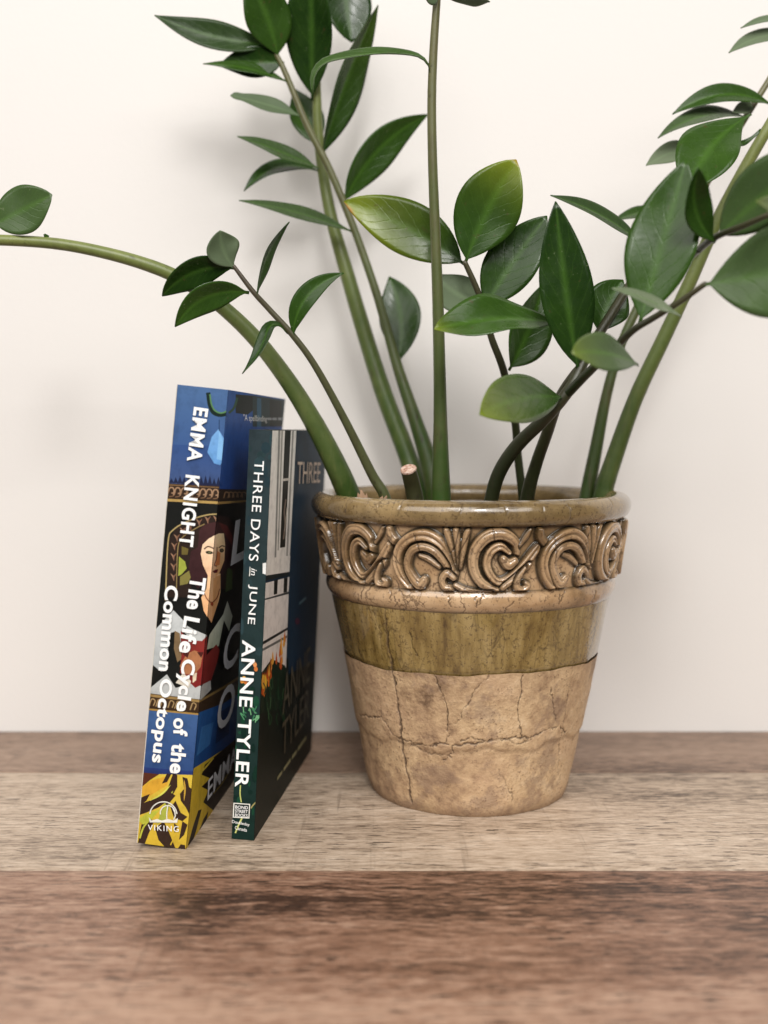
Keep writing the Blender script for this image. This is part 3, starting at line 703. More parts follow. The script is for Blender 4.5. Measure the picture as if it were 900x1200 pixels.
# yellow foot with dark leaves
A.poly([(150, 906), (232, 908), (232, 1005), (150, 1005)], (208, 180, 66), (196, 164, 52))
A.poly([(160, 904), (187, 907), (176, 914), (164, 924)], (84, 44, 30)); A.poly([(164, 924), (178, 914), (200, 908), (196, 920), (170, 936)], (206, 156, 52))
DK = (54, 38, 30); GR = (176, 178, 62)
A.poly([(203, 906), (208, 908), (208, 922), (200, 936), (186, 946), (172, 952), (163, 955), (165, 942), (180, 936), (196, 926)], DK)
A.poly([(214, 910), (220, 912), (222, 922), (230, 928), (224, 936), (230, 945), (232, 960), (226, 962), (218, 946), (212, 938), (211, 930), (216, 924)], DK)
A.poly([(206, 938), (212, 952), (220, 957), (214, 962), (204, 958), (200, 946)], DK)
A.poly([(161, 992), (166, 966), (176, 956), (180, 964), (174, 978), (168, 994)], DK); A.poly([(182, 970), (192, 962), (198, 974), (206, 994), (196, 995), (186, 984)], DK); A.poly([(208, 995), (212, 989), (217, 990), (218, 997)], DK)
A.poly([(161, 960), (172, 953), (188, 948), (178, 960), (168, 966)], GR); A.poly([(184, 966), (190, 946), (198, 932), (203, 926), (198, 948), (194, 960)], GR, (150, 160, 70)); A.curve([(164, 982), (168, 970), (174, 962)], 1.0, GR)
A.curve([(176, 938), (190, 930), (200, 920)], 1.0, (206, 206, 90), taper=True); A.curve([(216, 938), (217, 924), (216, 914)], 1.0, (188, 150, 60), taper=True); A.curve([(226, 990), (224, 975), (228, 962)], 1.4, DK); A.curve([(200, 990), (207, 975), (208, 960)], .7, (196, 164, 50))
for P_ in ([(190, 935), (200, 928), (206, 932), (196, 944)], [(166, 934), (176, 930), (172, 938), (164, 944)], [(196, 906), (201, 907), (196, 916), (190, 918)], [(214, 962), (220, 966), (216, 978), (210, 984)], [(172, 966), (176, 964), (174, 976), (168, 980)], [(204, 964), (209, 968), (205, 976)]): A.poly(P_, DK)
A.add([(-W1, 0), (-W1+.00035, 0), (-W1+.00035, H1), (-W1, H1)], (206, 200, 188))
A.build('spine_print', bk1)
# emblem: ring and small ship over the publisher word
E = Art(B1.spine, (-W1, 0, 0, H1), lambda x, y, e: sp_place(x, y, e+.00075)); GW = (222, 220, 210)
E.k = 0
def ring(a, cx, cy, r, w, t0, t1, col):
    a.curve([(cx+r*math.cos(t), cy-r*math.sin(t)) for t in np.linspace(t0, t1, 14)], w, col, 3)
ring(E, 192, 955, 16, .65, .12, math.pi-.12, GW); ring(E, 197, 952, 8.6, .6, -.2, math.pi+.2, GW)
E.curve([(197, 944), (196, 952), (196, 959)], .6, GW); E.curve([(203, 946), (206, 954), (204, 960)], .6, GW)
E.poly([(175, 957), (178, 961), (185, 959), (190, 961), (197, 959), (204, 961), (209, 958), (208, 963.5), (176, 963)], GW)
ob = E.build('emblem', bk1)
def spine_text(bk, B, body, p0, p1, halfw, eps, **k):
    """runs down the spine from pixel p0 to p1 (centre line); capitals face right"""
    a, b = np.array(B.spine(p0)), np.array(B.spine(p1)); d = b-a; L = np.linalg.norm(d); n = np.array([-d[1], d[0]])/L
    h = halfw*2; corner = a - n*h/2
    return lettering(body, corner, d, n*h, sp_place, M_INK, bk, eps, **k)
PXM = .5475/FPX
EPS = .0010
spine_text(bk1, B1, 'EMMA', (236.5, 478), (228, 541), 8.4*PXM, EPS, bold=.028, space=1.1)
spine_text(bk1, B1, 'KNIGHT', (226.5, 557), (218.5, 640), 8.4*PXM, EPS, bold=.028, space=1.1)
l1 = [('The', (233, 676), (228, 714), 9.5), ('Life', (225.8, 723), (219, 765), 9.5), ('Cycle', (220, 772), (212.5, 833), 10.5), ('of', (212, 841), (212, 862), 8.5), ('the', (210.6, 871), (208, 906), 9.0)]
l2 = [('Common', (202, 686), (194, 786), 8.0), ('Octopus', (194, 795), (183.5, 893), 9.5)]
for wd_, p0, p1, hw in l1+l2: spine_text(bk1, B1, wd_, p0, p1, hw*PXM, EPS, bold=.03, space=1.04)
quad_text('VIKING', B1.spine, (174, 965.5), (210, 967.5), (174, 972), sp_place, M_INK, bk1, EPS, bold=.0, space=1.25)
for x0_, x1_ in ((313, 318), (319, 324), (325.5, 330), (331, 334)): AC.poly([(x0_, 489.5), (x1_, 489.7), (x1_, 492.2), (x0_, 492.2)], (170, 174, 178))
AC.build('cover_print', bk1)
M_LG = flat_mat('grey_print', lin((244, 244, 250)), .4, .05)
quad_text('L', B1.cover, (274, 610), (290, 604), (268, 663), cv_place, M_LG, bk1, EPS, bold=.03)
quad_text('C', B1.cover, (262, 742), (280, 726), (258, 793), cv_place, M_LG, bk1, EPS, bold=.02)
quad_text('O', B1.cover, (255, 812), (275, 794), (251, 862), cv_place, M_LG, bk1, EPS, bold=.02)
quad_text('EMMA', B1.cover, (242, 914), (276, 872), (241, 938), cv_place, M_LG, bk1, EPS, bold=.01)
quad_text('"A spellbinding', B1.cover, (283, 485), (311, 487), (283, 495), cv_place, M_INK, bk1, EPS, bold=.0)

# ---- thinner dark green book beside the pot
F2 = book_frame(297.5, 985, 600, 3.1); W2, D2, H2 = .0119, .160, .2135
B2 = Book(F2, W2, D2, H2)
M_C2 = flat_mat('cover_green_card', (.010, .018, .016), .45, .2)
bk2 = make_book('book', F2, W2, D2, H2, 'thinner, shorter dark green book with white window on its cover, next to the pot', M_C2)
A = Art(B2.spine, (-W2, 0, 0, H2), sp_place)
A.add([(-W2, 0), (0, 0), (0, H2), (-W2, H2)], (46, 58, 62), (18, 42, 36))
for i in range(36):
    x, y = random.uniform(272, 318), random.uniform(505, 800); A.oval(x, y, random.uniform(2, 6), random.uniform(3, 12), random.choice([(44, 64, 68), (36, 54, 60), (40, 58, 60)]), 8)
for i in range(40):
    x, y = random.uniform(270, 306), random.uniform(800, 985); A.oval(x, y, random.uniform(1, 4), random.uniform(2, 9), random.choice([(22, 62, 44), (16, 44, 34), (28, 70, 50), (14, 38, 32)]), 8)
for (x, y, c) in [(299, 779, (226, 150, 92)), (297, 776, (236, 176, 120)), (300, 784, (206, 120, 60)), (286, 795, (226, 170, 70)), (284, 798, (216, 140, 60)), (288, 799, (196, 110, 50))]: A.oval(x, y, 2.4, 3, c, 7)
for i in range(12): x, y = random.uniform(284, 306), random.uniform(826, 842); A.curve([(x, y), (x+random.uniform(-4, 4), y+random.uniform(-4, 4)), (x+random.uniform(-5, 5), y+5)], .6, random.choice([(86, 150, 104), (60, 120, 84), (110, 166, 120)]))
A.curve([(282, 920), (281.5, 930), (283, 940)], .7, (186, 190, 110)); A.curve([(276, 976), (280, 966), (284, 958)], .9, (196, 200, 120)); A.curve([(294, 947), (297, 943), (300, 940)], .8, (150, 140, 90))
A.poly([(308, 660), (320, 658), (320, 676), (308, 672)], (226, 226, 222))
A.build('spine_print', bk2)
P2 = .5535/FPX
spine_text(bk2, B2, 'THREE DAYS', (304.5, 540), (297.5, 657), 5.6*P2, EPS, bold=.004, space=1.08)
spine_text(bk2, B2, 'in', (298.2, 666), (297.6, 674), 3.2*P2, EPS, bold=.0, shear=.2)
spine_text(bk2, B2, 'JUNE', (297, 685), (293.6, 731), 5.6*P2, EPS, bold=.004, space=1.08)
spine_text(bk2, B2, 'ANNE', (292.4, 750), (288.4, 828), 8.0*P2, EPS, bold=.02, space=1.06)
spine_text(bk2, B2, 'TYLER', (287.4, 842), (283.6, 922), 8.0*P2, EPS, bold=.02, space=1.06)
E = Art(B2.spine, (-W2, 0, 0, H2), lambda x, y, e: sp_place(x, y, e+.00075)); CW = (222, 222, 214)
E.poly([(274, 940), (293.6, 941.5), (292.6, 958.5), (273.2, 957.5)], CW); E.poly([(275.2, 941.3), (292.4, 942.6), (291.6, 957.3), (274.5, 956.4)], (20, 32, 30));
E.build('emblem', bk2)
E = Art(B2.spine, (-W2, 0, 0, H2), lambda x, y, e: sp_place(x, y, e+.00075)); E.curve([(293.4, 664), (293.2, 670), (292.8, 675)], .5, CW); E.build('underline', bk2)
for i, wd_ in enumerate(('BOND', 'STREET', 'BOOKS')):
    y = 943 + 4.7*i; quad_text(wd_, B2.spine, (276.4-.2*i, y), (291.2-.2*i, y+1.0), (276.3-.2*i, y+3.7), sp_place, M_INK, bk2, EPS, bold=.01)
quad_text('Doubleday', B2.spine, (272.6, 960), (293, 964), (272.4, 964.5), sp_place, M_INK, bk2, EPS)
quad_text('Canada', B2.spine, (276, 967), (290, 970), (275.8, 971), sp_place, M_INK, bk2, EPS)
A = Art(B2.cover, (.0001, D2, 0, H2), cv_place)
A.add([(0, 0), (D2, 0), (D2, H2), (0, H2)], (24, 50, 74), (14, 40, 62))
A.poly([(290, 800), (340, 770), (400, 700), (400, 1010), (290, 1010)], (14, 24, 20), (8, 20, 16))
A.poly([(340, 490), (400, 490), (400, 760), (338, 790)], (34, 56, 74), (16, 46, 70))
A.poly([(314, 490), (348, 492), (338.5, 671), (312, 676), (313, 656)], (248, 246, 240), (240, 236, 230))
A.poly([(326.5, 490), (329, 490), (323.5, 655), (321.5, 655)], (150, 150, 146)); A.poly([(343, 490), (345, 490), (337, 655), (335, 655)], (164, 162, 158)); A.poly([(330, 490), (332, 490), (326.5, 645), (325, 645)], (176, 174, 168))
A.poly([(334.5, 490), (341.5, 490), (334, 641), (328, 642)], (30, 34, 36), (44, 44, 40)); A.poly([(331, 561), (339, 560), (339, 563), (331, 564)], (214, 208, 200))
A.curve([(335, 585), (333, 600), (334, 615), (332, 632)], .8, (136, 120, 110)); A.curve([(336, 595), (335, 606), (333, 622)], .5, (176, 164, 150))
A.poly([(306, 660), (316, 654), (340, 651), (339, 671), (316, 676), (306, 674)], (242, 238, 232)); A.poly([(308, 675), (339, 670), (338.8, 674), (308, 681)], (34, 42, 44))
A.poly([(308, 684), (339, 676), (338, 694), (308, 702)], (236, 230, 226))
for x in (321, 332.5): A.poly([(x, 680-(x-321)*.2), (x+4.5, 679-(x-321)*.2), (x+3.5, 696-(x-321)*.2), (x-.5, 697-(x-321)*.2)], (28, 30, 30))
A.poly([(306, 703), (338.4, 693), (338, 696), (306, 706)], (70, 72, 72)); A.poly([(300, 706), (338, 696), (335, 782), (300, 810)], (240, 234, 230), (222, 214, 210))
A.poly([(304, 754), (337, 735), (337, 738), (304, 758)], (44, 46, 46)); A.poly([(304, 762), (337, 744), (337, 747), (304, 765)], (110, 110, 108))
A.poly([(295, 800), (308, 786), (318, 772), (334, 780), (336, 790), (330, 830), (290, 840)], (16, 36, 24))
for i in range(26):
    t = random.random(); x = 308+26*t+random.uniform(-2, 2); y = 796-44*t+random.uniform(-10, 14)
    A.poly([(x-1.3, y+6), (x, y-7), (x+1.3, y+5), (x, y+9)], random.choice([(214, 112, 38), (228, 146, 56), (190, 84, 30), (236, 170, 70), (120, 70, 40)]))
for i in range(8): x = random.uniform(306, 312); A.poly([(x-1.4, 800), (x, 790), (x+1.4, 800), (x, 808)], random.choice([(236, 196, 60), (224, 160, 60)]))
for i in range(24):
    x, y = random.uniform(300, 338), random.uniform(800, 850); A.curve([(x, y), (x+random.uniform(-2, 2), y-8), (x+random.uniform(-2, 2), y-14)], .5, random.choice([(34, 70, 44), (24, 54, 36), (60, 92, 60)]))
A.oval(348, 728, 3, 4, (84, 40, 66), 8); A.poly([(350, 706), (358, 699), (358, 702), (350, 709)], (108, 138, 152))
for t0, t1 in ((0, .16), (.2, .42), (.46, .6), (.64, .9)):
    A.poly([(324+38*t0, 911-55*t0), (324+38*t1, 911-55*t1), (324+38*t1, 915-54*t1), (324+38*t0, 915-54*t0)], (132, 128, 96))
A.build('cover_print', bk2)
M_T1 = flat_mat('tan_print', lin((214, 190, 170)), .4, .05); M_T2 = flat_mat('dim_print', lin((74, 68, 54)), .4, .1); M_T3 = flat_mat('olive_print', lin((140, 136, 100)), .4, .1)
quad_text('THREE', B2.cover, (347, 541), (374, 542), (346, 567), cv_place, M_T1, bk2, EPS, bold=.0)
quad_text('ANNE', B2.cover, (330, 792), (362, 756), (329, 838), cv_place, M_T2, bk2, EPS, bold=.0)
quad_text('TYLER', B2.cover, (329, 848), (361, 804), (328, 888), cv_place, M_T2, bk2, EPS, bold=.0)

# ------------------------------------------------------------------ plant
plant = empty('houseplant', Matrix.Translation((PC.x, PC.y, .148)))
tag(plant, 'green houseplant with arching stems and glossy oval leaves growing in the ceramic pot', 'plant')
PO = Vector((PC.x, PC.y, .148))
S_GREEN = stem_mat('stem_green', (.024, .062, .008), (.190, .215, .060), (.12, .135, .040))
S_OLIVE = stem_mat('stem_olive', (.026, .068, .008), (.135, .122, .050), (.085, .065, .028))
S_DARK = stem_mat('stem_dark', (.018, .028, .008), (.052, .046, .020), (.030, .022, .011))
S_THIN = stem_mat('stem_thin', (.070, .085, .026), (.060, .045, .026), (.05, .04, .02))
def tube(P, rad, seg=18, cap=True):
    P = [Vector(p) for p in P]; n = len(P); rows = []
    ref = Vector((0, 1, 0))
    for i in range(n):
        t = (P[min(n-1, i+1)]-P[max(0, i-1)]).normalized(); a = (ref - t*ref.dot(t))
        if a.length < .1: a = Vector((1, 0, 0)) - t*t.x
        a.normalize(); b = t.cross(a)
        rows.append([P[i] + (a*math.cos(x)+b*math.sin(x))*rad[i] for x in [2*math.pi*j/seg for j in range(seg)]])
    return np.array([[tuple(v) for v in r] for r in rows])
def stem(pts, m, tip_round=True):
    """pts: (px, py, depth, radius px)"""
    Q = []
    for (px, py, D, r) in pts: p = at(px, py, D); Q.append((p.x-PO.x, p.y-PO.y, p.z-PO.z, r*D/FPX))
    S = spline(Q, 10); L = len(S)
    rad = S[:, 3].copy()
    node = np.zeros(L)
    for j in range(14, L-4, 17):
        rad[j] *= 1.015; node[j] = random.uniform(0, .25)
    G = tube(S[:, :3], rad)
    if tip_round:
        ce = G[-1].mean(0); ax = (S[-1, :3]-S[-2, :3]); ax = ax/np.linalg.norm(ax)*rad[-1]
        extra = [ce+(G[-1]-ce)*math.cos(a)+ax*math.sin(a) for a in (.6, 1.1, 1.5)]
        G = np.concatenate([G, np.array(extra)], 0)
    me = grid_mesh('stem', G, closed_u=True)
    al = np.linspace(0, 1, L); al = np.concatenate([al, np.ones(len(G)-L)]); nd = np.concatenate([node, np.zeros(len(G)-L)])
    fattr(me, 'along', np.repeat(al[:, None], G.shape[1], 1)); ND = np.repeat(nd[:, None], G.shape[1], 1)
    for _ in range(L//4):
        a_, b_ = random.randrange(L), random.randrange(G.shape[1]); ND[a_, b_] = random.uniform(.3, 1); ND[min(L-1, a_+1), b_] = max(ND[min(L-1, a_+1), b_], random.uniform(0, .6))
    fattr(me, 'node', ND)
    return link('stem', me, m, plant)
NTL, NVL = 22, 10
def leaf(st, b, t, wpx, roll=0., bs=0., bn=0., fold=.16, flip=False, yel=0., pale=0., p=.85, q=.9, twist=0., blunt=0., wave=.07, pet=.05, yside=0., ypow=2.2, path=None):
    """b, t: (px, py, depth) of base and tip; wpx: real width in pixels at that depth"""
    B, T = at(*b), at(*t); L = (T-B).length; d = (T-B).normalized(); mid = (B+T)/2
    view = (CAM-mid).normalized(); n0 = (view-d*view.dot(d)).normalized(); s0 = d.cross(n0)
    Wm = wpx*((b[2]+t[2])/2)/FPX
    ts = np.linspace(0, 1, NTL)
    rows = []; nrm = []
    pts = [B + d*(L*x) + s0*(bs*L*4*x*(1-x)) + n0*(bn*L*4*x*(1-x)) for x in ts]
    ph = random.uniform(0, 6); p *= random.uniform(.94, 1.06)
    if path:
        C = spline([tuple(at(*c)) for c in [b]+path+[t]], 12); cl = np.concatenate([[0], np.cumsum(np.linalg.norm(np.diff(C, axis=0), axis=1))])
        pts = [Vector([float(np.interp(x*cl[-1], cl, C[:, a])) for a in range(3)]) for x in ts]
    for i, x in enumerate(ts):
        tg = (pts[min(NTL-1, i+1)]-pts[max(0, i-1)]).normalized()
        nn = (n0-tg*n0.dot(tg)).normalized(); nn = Quaternion(tg, math.radians(roll+twist*(x-.5))) @ nn
        sd = tg.cross(nn)
        xx = min(1, max(0, (x-pet)/(1-pet)))
        hw = Wm/2*(max(0.0, math.sin(math.pi*xx**p))**q if xx > 0 else 0)
        if blunt: hw = max(hw, Wm/2*blunt*min(1, (1-xx)*14)**.5 * (1 if xx > .6 else 0)) if xx > .6 else hw
        hw = max(hw, .0009 if x < .9 else .0003)
        row = []
        for j in range(NVL+1):
            v = -1+2*j/NVL
            z = fold*hw*(abs(v)**1.3) - .10*hw*(1-v*v)*.3 + wave*hw*math.sin(x*9+ph+(1 if v > 0 else 2.2))*abs(v)
            row.append((pts[i]+sd*(hw*v)+nn*z)-PO)
        rows.append(row); nrm.append(nn)
    th = .00022
    V, F, mi = [], [], []
    nj = NVL+1
    for sgn in (1, -1):
        for i in range(NTL):
            for j in range(nj):
                edge = 0.15 if j in (0, NVL) else 1.0
                V.append(tuple(rows[i][j] + nrm[i]*(sgn*th*edge)))
    o2 = NTL*nj
    up, dn = (1, 0) if flip else (0, 1)
    for i in range(NTL-1):
        for j in range(NVL):
            a = i*nj+j; F.append((a, a+1, a+nj+1, a+nj)[::-1]); mi.append(up)
            F.append((o2+a, o2+a+1, o2+a+nj+1, o2+a+nj)); mi.append(dn)
        for j in (0, NVL):
            a = i*nj+j; f = (a, a+nj, o2+a+nj, o2+a); F.append(f[::-1] if j == 0 else f); mi.append(up)
    for i in (0, NTL-1):
        for j in range(NVL):
            a = i*nj+j; f = (a, a+1, o2+a+1, o2+a); F.append(f if i == 0 else f[::-1]); mi.append(up)
    me = mesh('leaf', V, F, True); me.polygons.foreach_set('material_index', mi)
    vs_ = np.array([(-1+2*j/NVL) for _ in range(2) for i in range(NTL) for j in range(nj)])
    xs_ = np.array([ts[i] for _ in range(2) for i in range(NTL) for j in range(nj)])
    side = np.clip(vs_*(1 if yside >= 0 else -1), 0, 1)*abs(yside)
    yv = np.clip(yel*(xs_**ypow + side*xs_**.7*.8), 0, 1.3)
    fattr(me, 'yellow', yv); fattr(me, 'rib', np.clip(1-np.abs(vs_)*NVL*.55, 0, 1)); fattr(me, 'pale', np.full(len(V), pale))
    uvl = me.uv_layers.new(name='UVMap'); li = np.zeros(len(me.loops), np.int32); me.loops.foreach_get('vertex_index', li)
    uvl.data.foreach_set('uv', np.stack([xs_[li], np.abs(vs_[li])], -1).astype(np.float32).reshape(-1))
    me.materials.append(M_LU); me.materials.append(M_LD)
    o = bpy.data.objects.new('leaf', me); COL.objects.link(o); o.parent = st
    return o

# big arch to the left
s1 = stem([(428, 640, .628, 13.8), (412, 590, .625, 13.8), (398, 555, .62, 13.3), (372, 503, .615, 11.6), (340, 450, .61, 10.3), (302, 400, .605, 9.46), (262, 361, .60, 8.77), (225, 335, .595, 8.26), (188, 316, .59, 7.74), (130, 298, .585, 7.05), (60, 285, .58, 6.54), (-30, 281, .575, 6.19), (-90, 286, .57, 6.02)], S_GREEN)
leaf(s1, (-8, 264, .578), (61, 228, .572), 56, roll=-22, bs=0.0, fold=.05, p=0.95, q=0.72, pale=0.2)
leaf(s1, (57, 278, .580), (51, 275, .578), 4, roll=20)
# thin stem in front of it
s2 = stem([(462, 640, .605, 7.04), (452, 585, .60, 6.6), (436, 556, .598, 5.81), (404, 492, .59, 4.75), (370, 430, .582, 4.05), (344, 394, .578, 3.7), (315, 362, .575, 3.34), (296, 341, .572, 2.99), (274, 312, .57, 2.29)], S_THIN)
leaf(s2, (275, 314, .570), (258, 270, .560), 42, roll=20, flip=True, fold=.10, pale=.4, p=1.15, q=.75, bs=-.10)
leaf(s2, (275, 314, .570), (190, 347, .560), 38, roll=-24, bs=.13, fold=.2, p=.95, q=.75)
leaf(s2, (292, 343, .571), (205, 383, .560), 36, roll=-22, bs=.16, fold=.2, p=.9, q=.8)
leaf(s2, (301, 347, .572), (339, 260, .580), 22, roll=62, bs=-.08, fold=.25)
leaf(s2, (343, 395, .577), (403, 320, .572), 27, roll=-20, bs=-.17, fold=.2)
leaf(s2, (337, 391, .577), (284, 438, .560), 18, roll=50, fold=.3, twist=40, path=[(327, 381, .574), (316, 383, .570), (309, 400, .566), (300, 418, .563)])
# two stems at the back left
s3 = stem([(510, 640, .690, 11.4), (494, 585, .690, 11.4), (476, 530, .695, 11), (450, 462, .698, 10.3), (424, 380, .70, 9.27), (405, 315, .70, 8.36), (390, 262, .70, 7.3), (380, 212, .70, 6.54), (373, 155, .698, 5.78), (371, 100, .695, 5.02), (370, 30, .69, 4.26), (372, -40, .685, 3.8)], S_GREEN)
s4 = stem([(522, 640, .675, 11.9), (512, 585, .675, 11.9), (502, 540, .678, 10.6), (486, 490, .68, 8.07), (466, 430, .682, 6.38), (449, 370, .684, 5.27), (434, 322, .685, 4.76), (411, 258, .685, 4.42), (385, 196, .684, 4.25), (359, 145, .682, 3.91), (331, 78, .68, 3.23), (312, 46, .678, 2.55), (300, 20, .676, 2.04)], S_OLIVE)
leaf(s4, (322, 52, .678), (181, 18, .655), 34, roll=26, bs=-.05, fold=.22, pale=.12)
leaf(s4, (326, 68, .679), (285, -34, .660), 54, roll=15, bs=.06, fold=.2)
leaf(s4, (333, 74, .681), (256, 77, .670), 36, roll=14, bs=.03, fold=.2, p=.75)
leaf(s4, (337, 96, .680), (238, 75, .665), 22, roll=58, bs=.05, fold=.2)
leaf(s4, (352, 136, .681), (270, 112, .670), 24, roll=48, bs=.02, flip=True, fold=.2, blunt=.5, pale=.25)
leaf(s4, (374, 198, .684), (278, 160, .665), 24, roll=50, bs=.02, fold=.2, pale=.15)
leaf(s3, (376, 202, .700), (286, 224, .680), 26, roll=52, bs=.17, fold=.2)
leaf(s4, (414, 272, .685), (280, 235, .655), 24, roll=52, bs=.03, fold=.15, pale=.2)
leaf(s3, (374, 172, .702), (345, 104, .715), 38, roll=10, fold=.15)
leaf(s3, (366, 118, .692), (364, -62, .665), 56, roll=-20, fold=.35, bs=.0)
leaf(s3, (398, -60, .70), (412, 50, .70), 56, roll=-15, fold=.2, p=1.15, q=.7)
leaf(s4, (376, 186, .684), (443, 6, .690), 42, roll=42, bs=-.02, fold=.4, yel=.12)
leaf(s4, (402, 240, .686), (502, 134, .700), 42, roll=22, bs=-.09, fold=.2)
leaf(s4, (466, 428, .684), (456, 324, .700), 50, roll=-10, bs=0.08, fold=.2, p=1.0)
# cut stub
def stub(pts, capc):
    s = stem(pts, S_DARK, tip_round=False)
    a, b = at(*pts[-1][:3]), at(*pts[-2][:3]); ax = (a-b).normalized(); r = pts[-1][3]*pts[-1][2]/FPX
    bm = bmesh.new(); rings = []
    for (f, h) in ((1.06, -.0006), (1.05, .0003), (.92, .0008), (.6, .0004), (.3, .0006)):
        rings.append([bm.verts.new(Vector((math.cos(x)*r*f*(1+.03*math.sin(3*x)), math.sin(x)*r*f, h))) for x in [2*math.pi*j/20 for j in range(20)]])
    for q0, q1 in zip(rings[:-1], rings[1:]):
        for j in range(20): bm.faces.new((q0[j], q0[(j+1) % 20], q1[(j+1) % 20], q1[j]))
    bm.faces.new(rings[-1]); me = bpy.data.meshes.new('cut_end'); bm.to_mesh(me); bm.free()
    o = link('cut_end', me, capc, s)
    o.matrix_parent_inverse = Matrix(); o.rotation_mode = 'QUATERNION'; o.rotation_quaternion = ax.to_track_quat('Z', 'Y'); o.location = a-PO
k = NT('cut_stem_end'); n_ = k.noise(k.coord('Object'), 700, 4)
k.set(Base_Color=k.ramp(n_, [(.35, (.30, .13, .08)), (.6, (.62, .45, .36)), (.75, (.7, .62, .55))]), Roughness=.8, Normal=k.bump(n_, .5, .001)); M_CUT = k.m
stub([(494, 640, .60, 10), (489, 600, .60, 10), (484, 572, .598, 9.8), (478.5, 550, .592, 9.2)], M_CUT)
M_HUSK = flat_mat('dry_husk', (.30, .19, .12), .8, .4, 150)
def husk(px, py, D, wpx, hpx, ang):
    c = at(px, py, D)-PO; sc = D/FPX; V, F = [], []
    for i in range(7):
        for j in range(5):
            u = i/6*2-1; v = j/4; z = .5*(1-u*u)*wpx
            x = u*wpx*(1-.35*v)+random.uniform(-.4, .4); y = v*hpx*(1-.25*abs(u)+.12*math.sin(i*2.2))
            V.append(c+Vector((x*math.cos(ang)-y*math.sin(ang), -z*.6, x*math.sin(ang)+y*math.cos(ang)))*sc)
    for i in range(6):
        for j in range(4): a = i*5+j; F.append((a, a+5, a+6, a+1))
    me = mesh('husk', V, F, True); o = link('husk', me, M_HUSK, plant); md = o.modifiers.new('thick', 'SOLIDIFY'); md.thickness = .0005
husk(428, 600, .585, 9, 26, .2); husk(441, 602, .582, 8, 24, -.5)

# straight centre stem
s5 = stem([(518, 650, .602, 12.1), (517, 590, .60, 11.7), (516.5, 545, .598, 10.1), (516, 490, .595, 8.11), (515, 430, .592, 7.18), (513, 350, .588, 6.55), (510, 270, .585, 5.93), (507, 190, .582, 5.46), (506, 120, .58, 5.15), (508, 60, .578, 4.84), (512, 0, .576, 4.37), (516, -60, .575, 3.9)], S_OLIVE)
leaf(s5, (504, 86, .578), (367, 109, .568), 20, roll=66, fold=.35, pale=.1, pet=.02, q=.5, path=[(500, 74, .577), (484, 65, .575), (440, 63, .573), (395, 69, .571), (377, 76, .570), (368, 90, .569)])
leaf(s5, (516, -6, .575), (574, 2, .555), 32, roll=55, bs=-.05, flip=True, pale=.3); leaf(s5, (516, -6, .575), (492, -16, .56), 30, roll=20, flip=True, pale=.3)
# slim stem with the yellow tipped leaves
s7 = stem([(616, 640, .64, 5), (612, 580, .635, 5), (607, 535, .63, 4.8), (603, 490, .62, 4.6), (590, 434, .605, 4.4), (576, 396, .60, 4), (566, 358, .595, 3.6), (556, 332, .592, 3.4), (545, 308, .59, 3)], S_DARK)
leaf(s7, (546, 311, .604), (403, 236, .612), 62, roll=10, bs=.04, fold=.12, yel=.8, yside=-.7, p=.9, q=.78, ypow=2)
leaf(s7, (545, 309, .59), (605, 187, .580), 76, roll=-8, bs=-0.03, fold=.14, yel=1.15, p=.95, q=.75, ypow=5)
leaf(s7, (567, 362, .595), (641, 253, .592), 62, roll=-12, bs=-0.02, fold=.14, p=.9, q=.8)
leaf(s7, (568, 352, .60), (512, 322, .612), 52, roll=30, fold=.1, flip=True, pale=.45, p=.9, q=.7, bs=-.12)
leaf(s7, (596, 434, .604), (636, 333, .615), 56, roll=28, bs=.04, fold=.35)
# two dark stems leaning right
s8 = stem([(566, 640, .585, 8), (576, 584, .58, 8.16), (586, 552, .576, 8.16), (607, 521, .57, 8), (640, 489, .56, 7.36), (668, 455, .555, 6.72), (692, 408, .56, 5.92), (714, 372, .565, 5.6), (740, 330, .575, 4.8), (765, 290, .585, 4), (785, 255, .59, 3.2)], S_DARK)
s9 = stem([(614, 640, .61, 9.02), (618, 584, .605, 8.2), (628, 545, .598, 7.22), (641, 508, .588, 6.72), (656, 466, .575, 6.07), (672, 440, .562, 5.25), (680, 428, .556, 3.28)], S_DARK)
leaf(s9, (678, 436, .555), (651, 236, .548), 62, roll=10, bs=-0.01, fold=.2, p=.9, q=.85)
leaf(s9, (655, 379, .570), (509, 386, .540), 56, roll=40, bs=.05, fold=.3, yel=1.0, ypow=16, p=1.15, q=.7, wave=.2)
leaf(s9, (660, 466, .555), (562, 486, .480), 62, roll=18, bs=.04, fold=.1, yel=.8, pale=.05, p=1.15, q=.72, ypow=3)
leaf(s8, (702, 392, .562), (730, 328, .575), 54, roll=12, bs=-.06, fold=.15, p=.95)
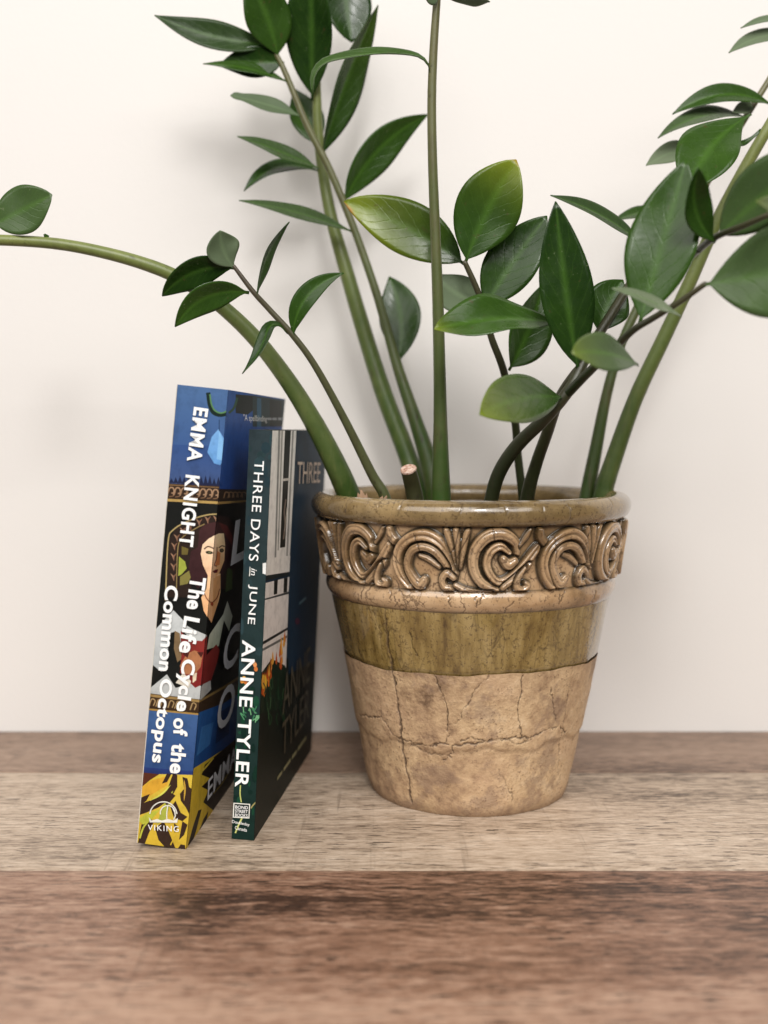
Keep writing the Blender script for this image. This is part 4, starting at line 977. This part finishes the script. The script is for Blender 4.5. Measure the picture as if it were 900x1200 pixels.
# near branch, out of focus
s10 = stem([(664, 462, .556, 6), (690, 436, .535, 5.2), (720, 408, .515, 4.6), (742, 387, .505, 4.2), (765, 373, .50, 3.8), (796, 354, .492, 3.6), (826, 333, .485, 3.2)], S_DARK)
leaf(s10, (748, 428, .492), (670, 414, .465), 50, roll=34, bs=.06, fold=.12, yel=.5, pale=.35, p=1.1, q=.72, ypow=4)
leaf(s10, (749, 381, .505), (804, 187, .505), 80, roll=-6, bs=0, fold=.16, p=.9, q=.88)
leaf(s10, (798, 371, .490), (717, 338, .475), 26, roll=60, bs=.03, fold=.15, pale=.95)  # pale tint paints the light reflecting off its upper face
leaf(s10, (823, 334, .485), (1040, 300, .440), 112, roll=-16, bs=.0, fold=.14, p=.9, q=.9, pale=0.25)  # slight pale tint puts the window's gloss into the leaf colour
s11 = stem([(770, 340, .585, 3.4), (800, 310, .55, 3.6), (821, 291, .52, 4), (840, 277, .50, 4), (870, 265, .485, 3.6), (905, 250, .475, 3.2), (950, 236, .47, 2.6)], S_DARK)
leaf(s11, (838, 284, .50), (818, 196, .478), 40, roll=36, bs=-.13, fold=.35, p=1.1, q=.7)
leaf(s11, (838, 280, .50), (985, 160, .460), 74, roll=-20, bs=-.02, fold=.15, pale=0.2)
leaf(s11, (930, 246, .470), (886, 236, .440), 24, roll=20, flip=True, yel=.5, pale=.4)
# big right stem and its slim neighbour
s12 = stem([(698, 640, .652, 11.4), (706, 582, .65, 11), (722, 530, .648, 9.88), (746, 464, .645, 8.82), (778, 396, .64, 8.36), (806, 336, .635, 7.9), (836, 268, .63, 7.45), (868, 206, .625, 6.99), (900, 150, .62, 6.38), (940, 84, .615, 5.32)], S_GREEN)
s13 = stem([(680, 640, .66, 9.35), (688, 582, .66, 8.92), (698, 528, .66, 7.65), (712, 458, .66, 6.12), (730, 398, .66, 5.44), (758, 340, .66, 5.1), (796, 272, .66, 4.67), (836, 200, .66, 4.25), (876, 134, .66, 3.74), (908, 82, .66, 3.4), (940, 20, .66, 2.55)], S_OLIVE)
leaf(s12, (892, 152, .62), (866, 138, .605), 8, roll=60, bs=-.5)
leaf(s12, (880, 134, .605), (806, 226, .575), 68, roll=14, bs=.08, fold=.18, p=1.25)
leaf(s13, (906, 124, .655), (788, 134, .640), 26, roll=36, bs=.13, fold=.25)
leaf(s13, (876, 138, .656), (771, 162, .635), 28, roll=52, bs=.10, fold=.25, pale=.25)
leaf(s13, (884, 122, .66), (858, 132, .65), 16, roll=20, flip=True, pale=.6)
leaf(s13, (930, 40, .66), (854, 62, .64), 22, roll=45, bs=.07, flip=True, fold=.2, pale=.5)
leaf(s13, (935, 22, .66), (868, 33, .64), 14, roll=55, bs=.05, flip=True, fold=.2, pale=.4)
leaf(s13, (822, 172, .66), (757, 194, .64), 26, roll=25, flip=True, pale=.7, bs=.05)
leaf(s8, (752, 286, .60), (645, 229, .580), 24, roll=50, bs=.05, fold=.3, flip=False, pale=.15)
leaf(s13, (775, 244, .66), (719, 259, .645), 20, roll=50, bs=.02, fold=.2)
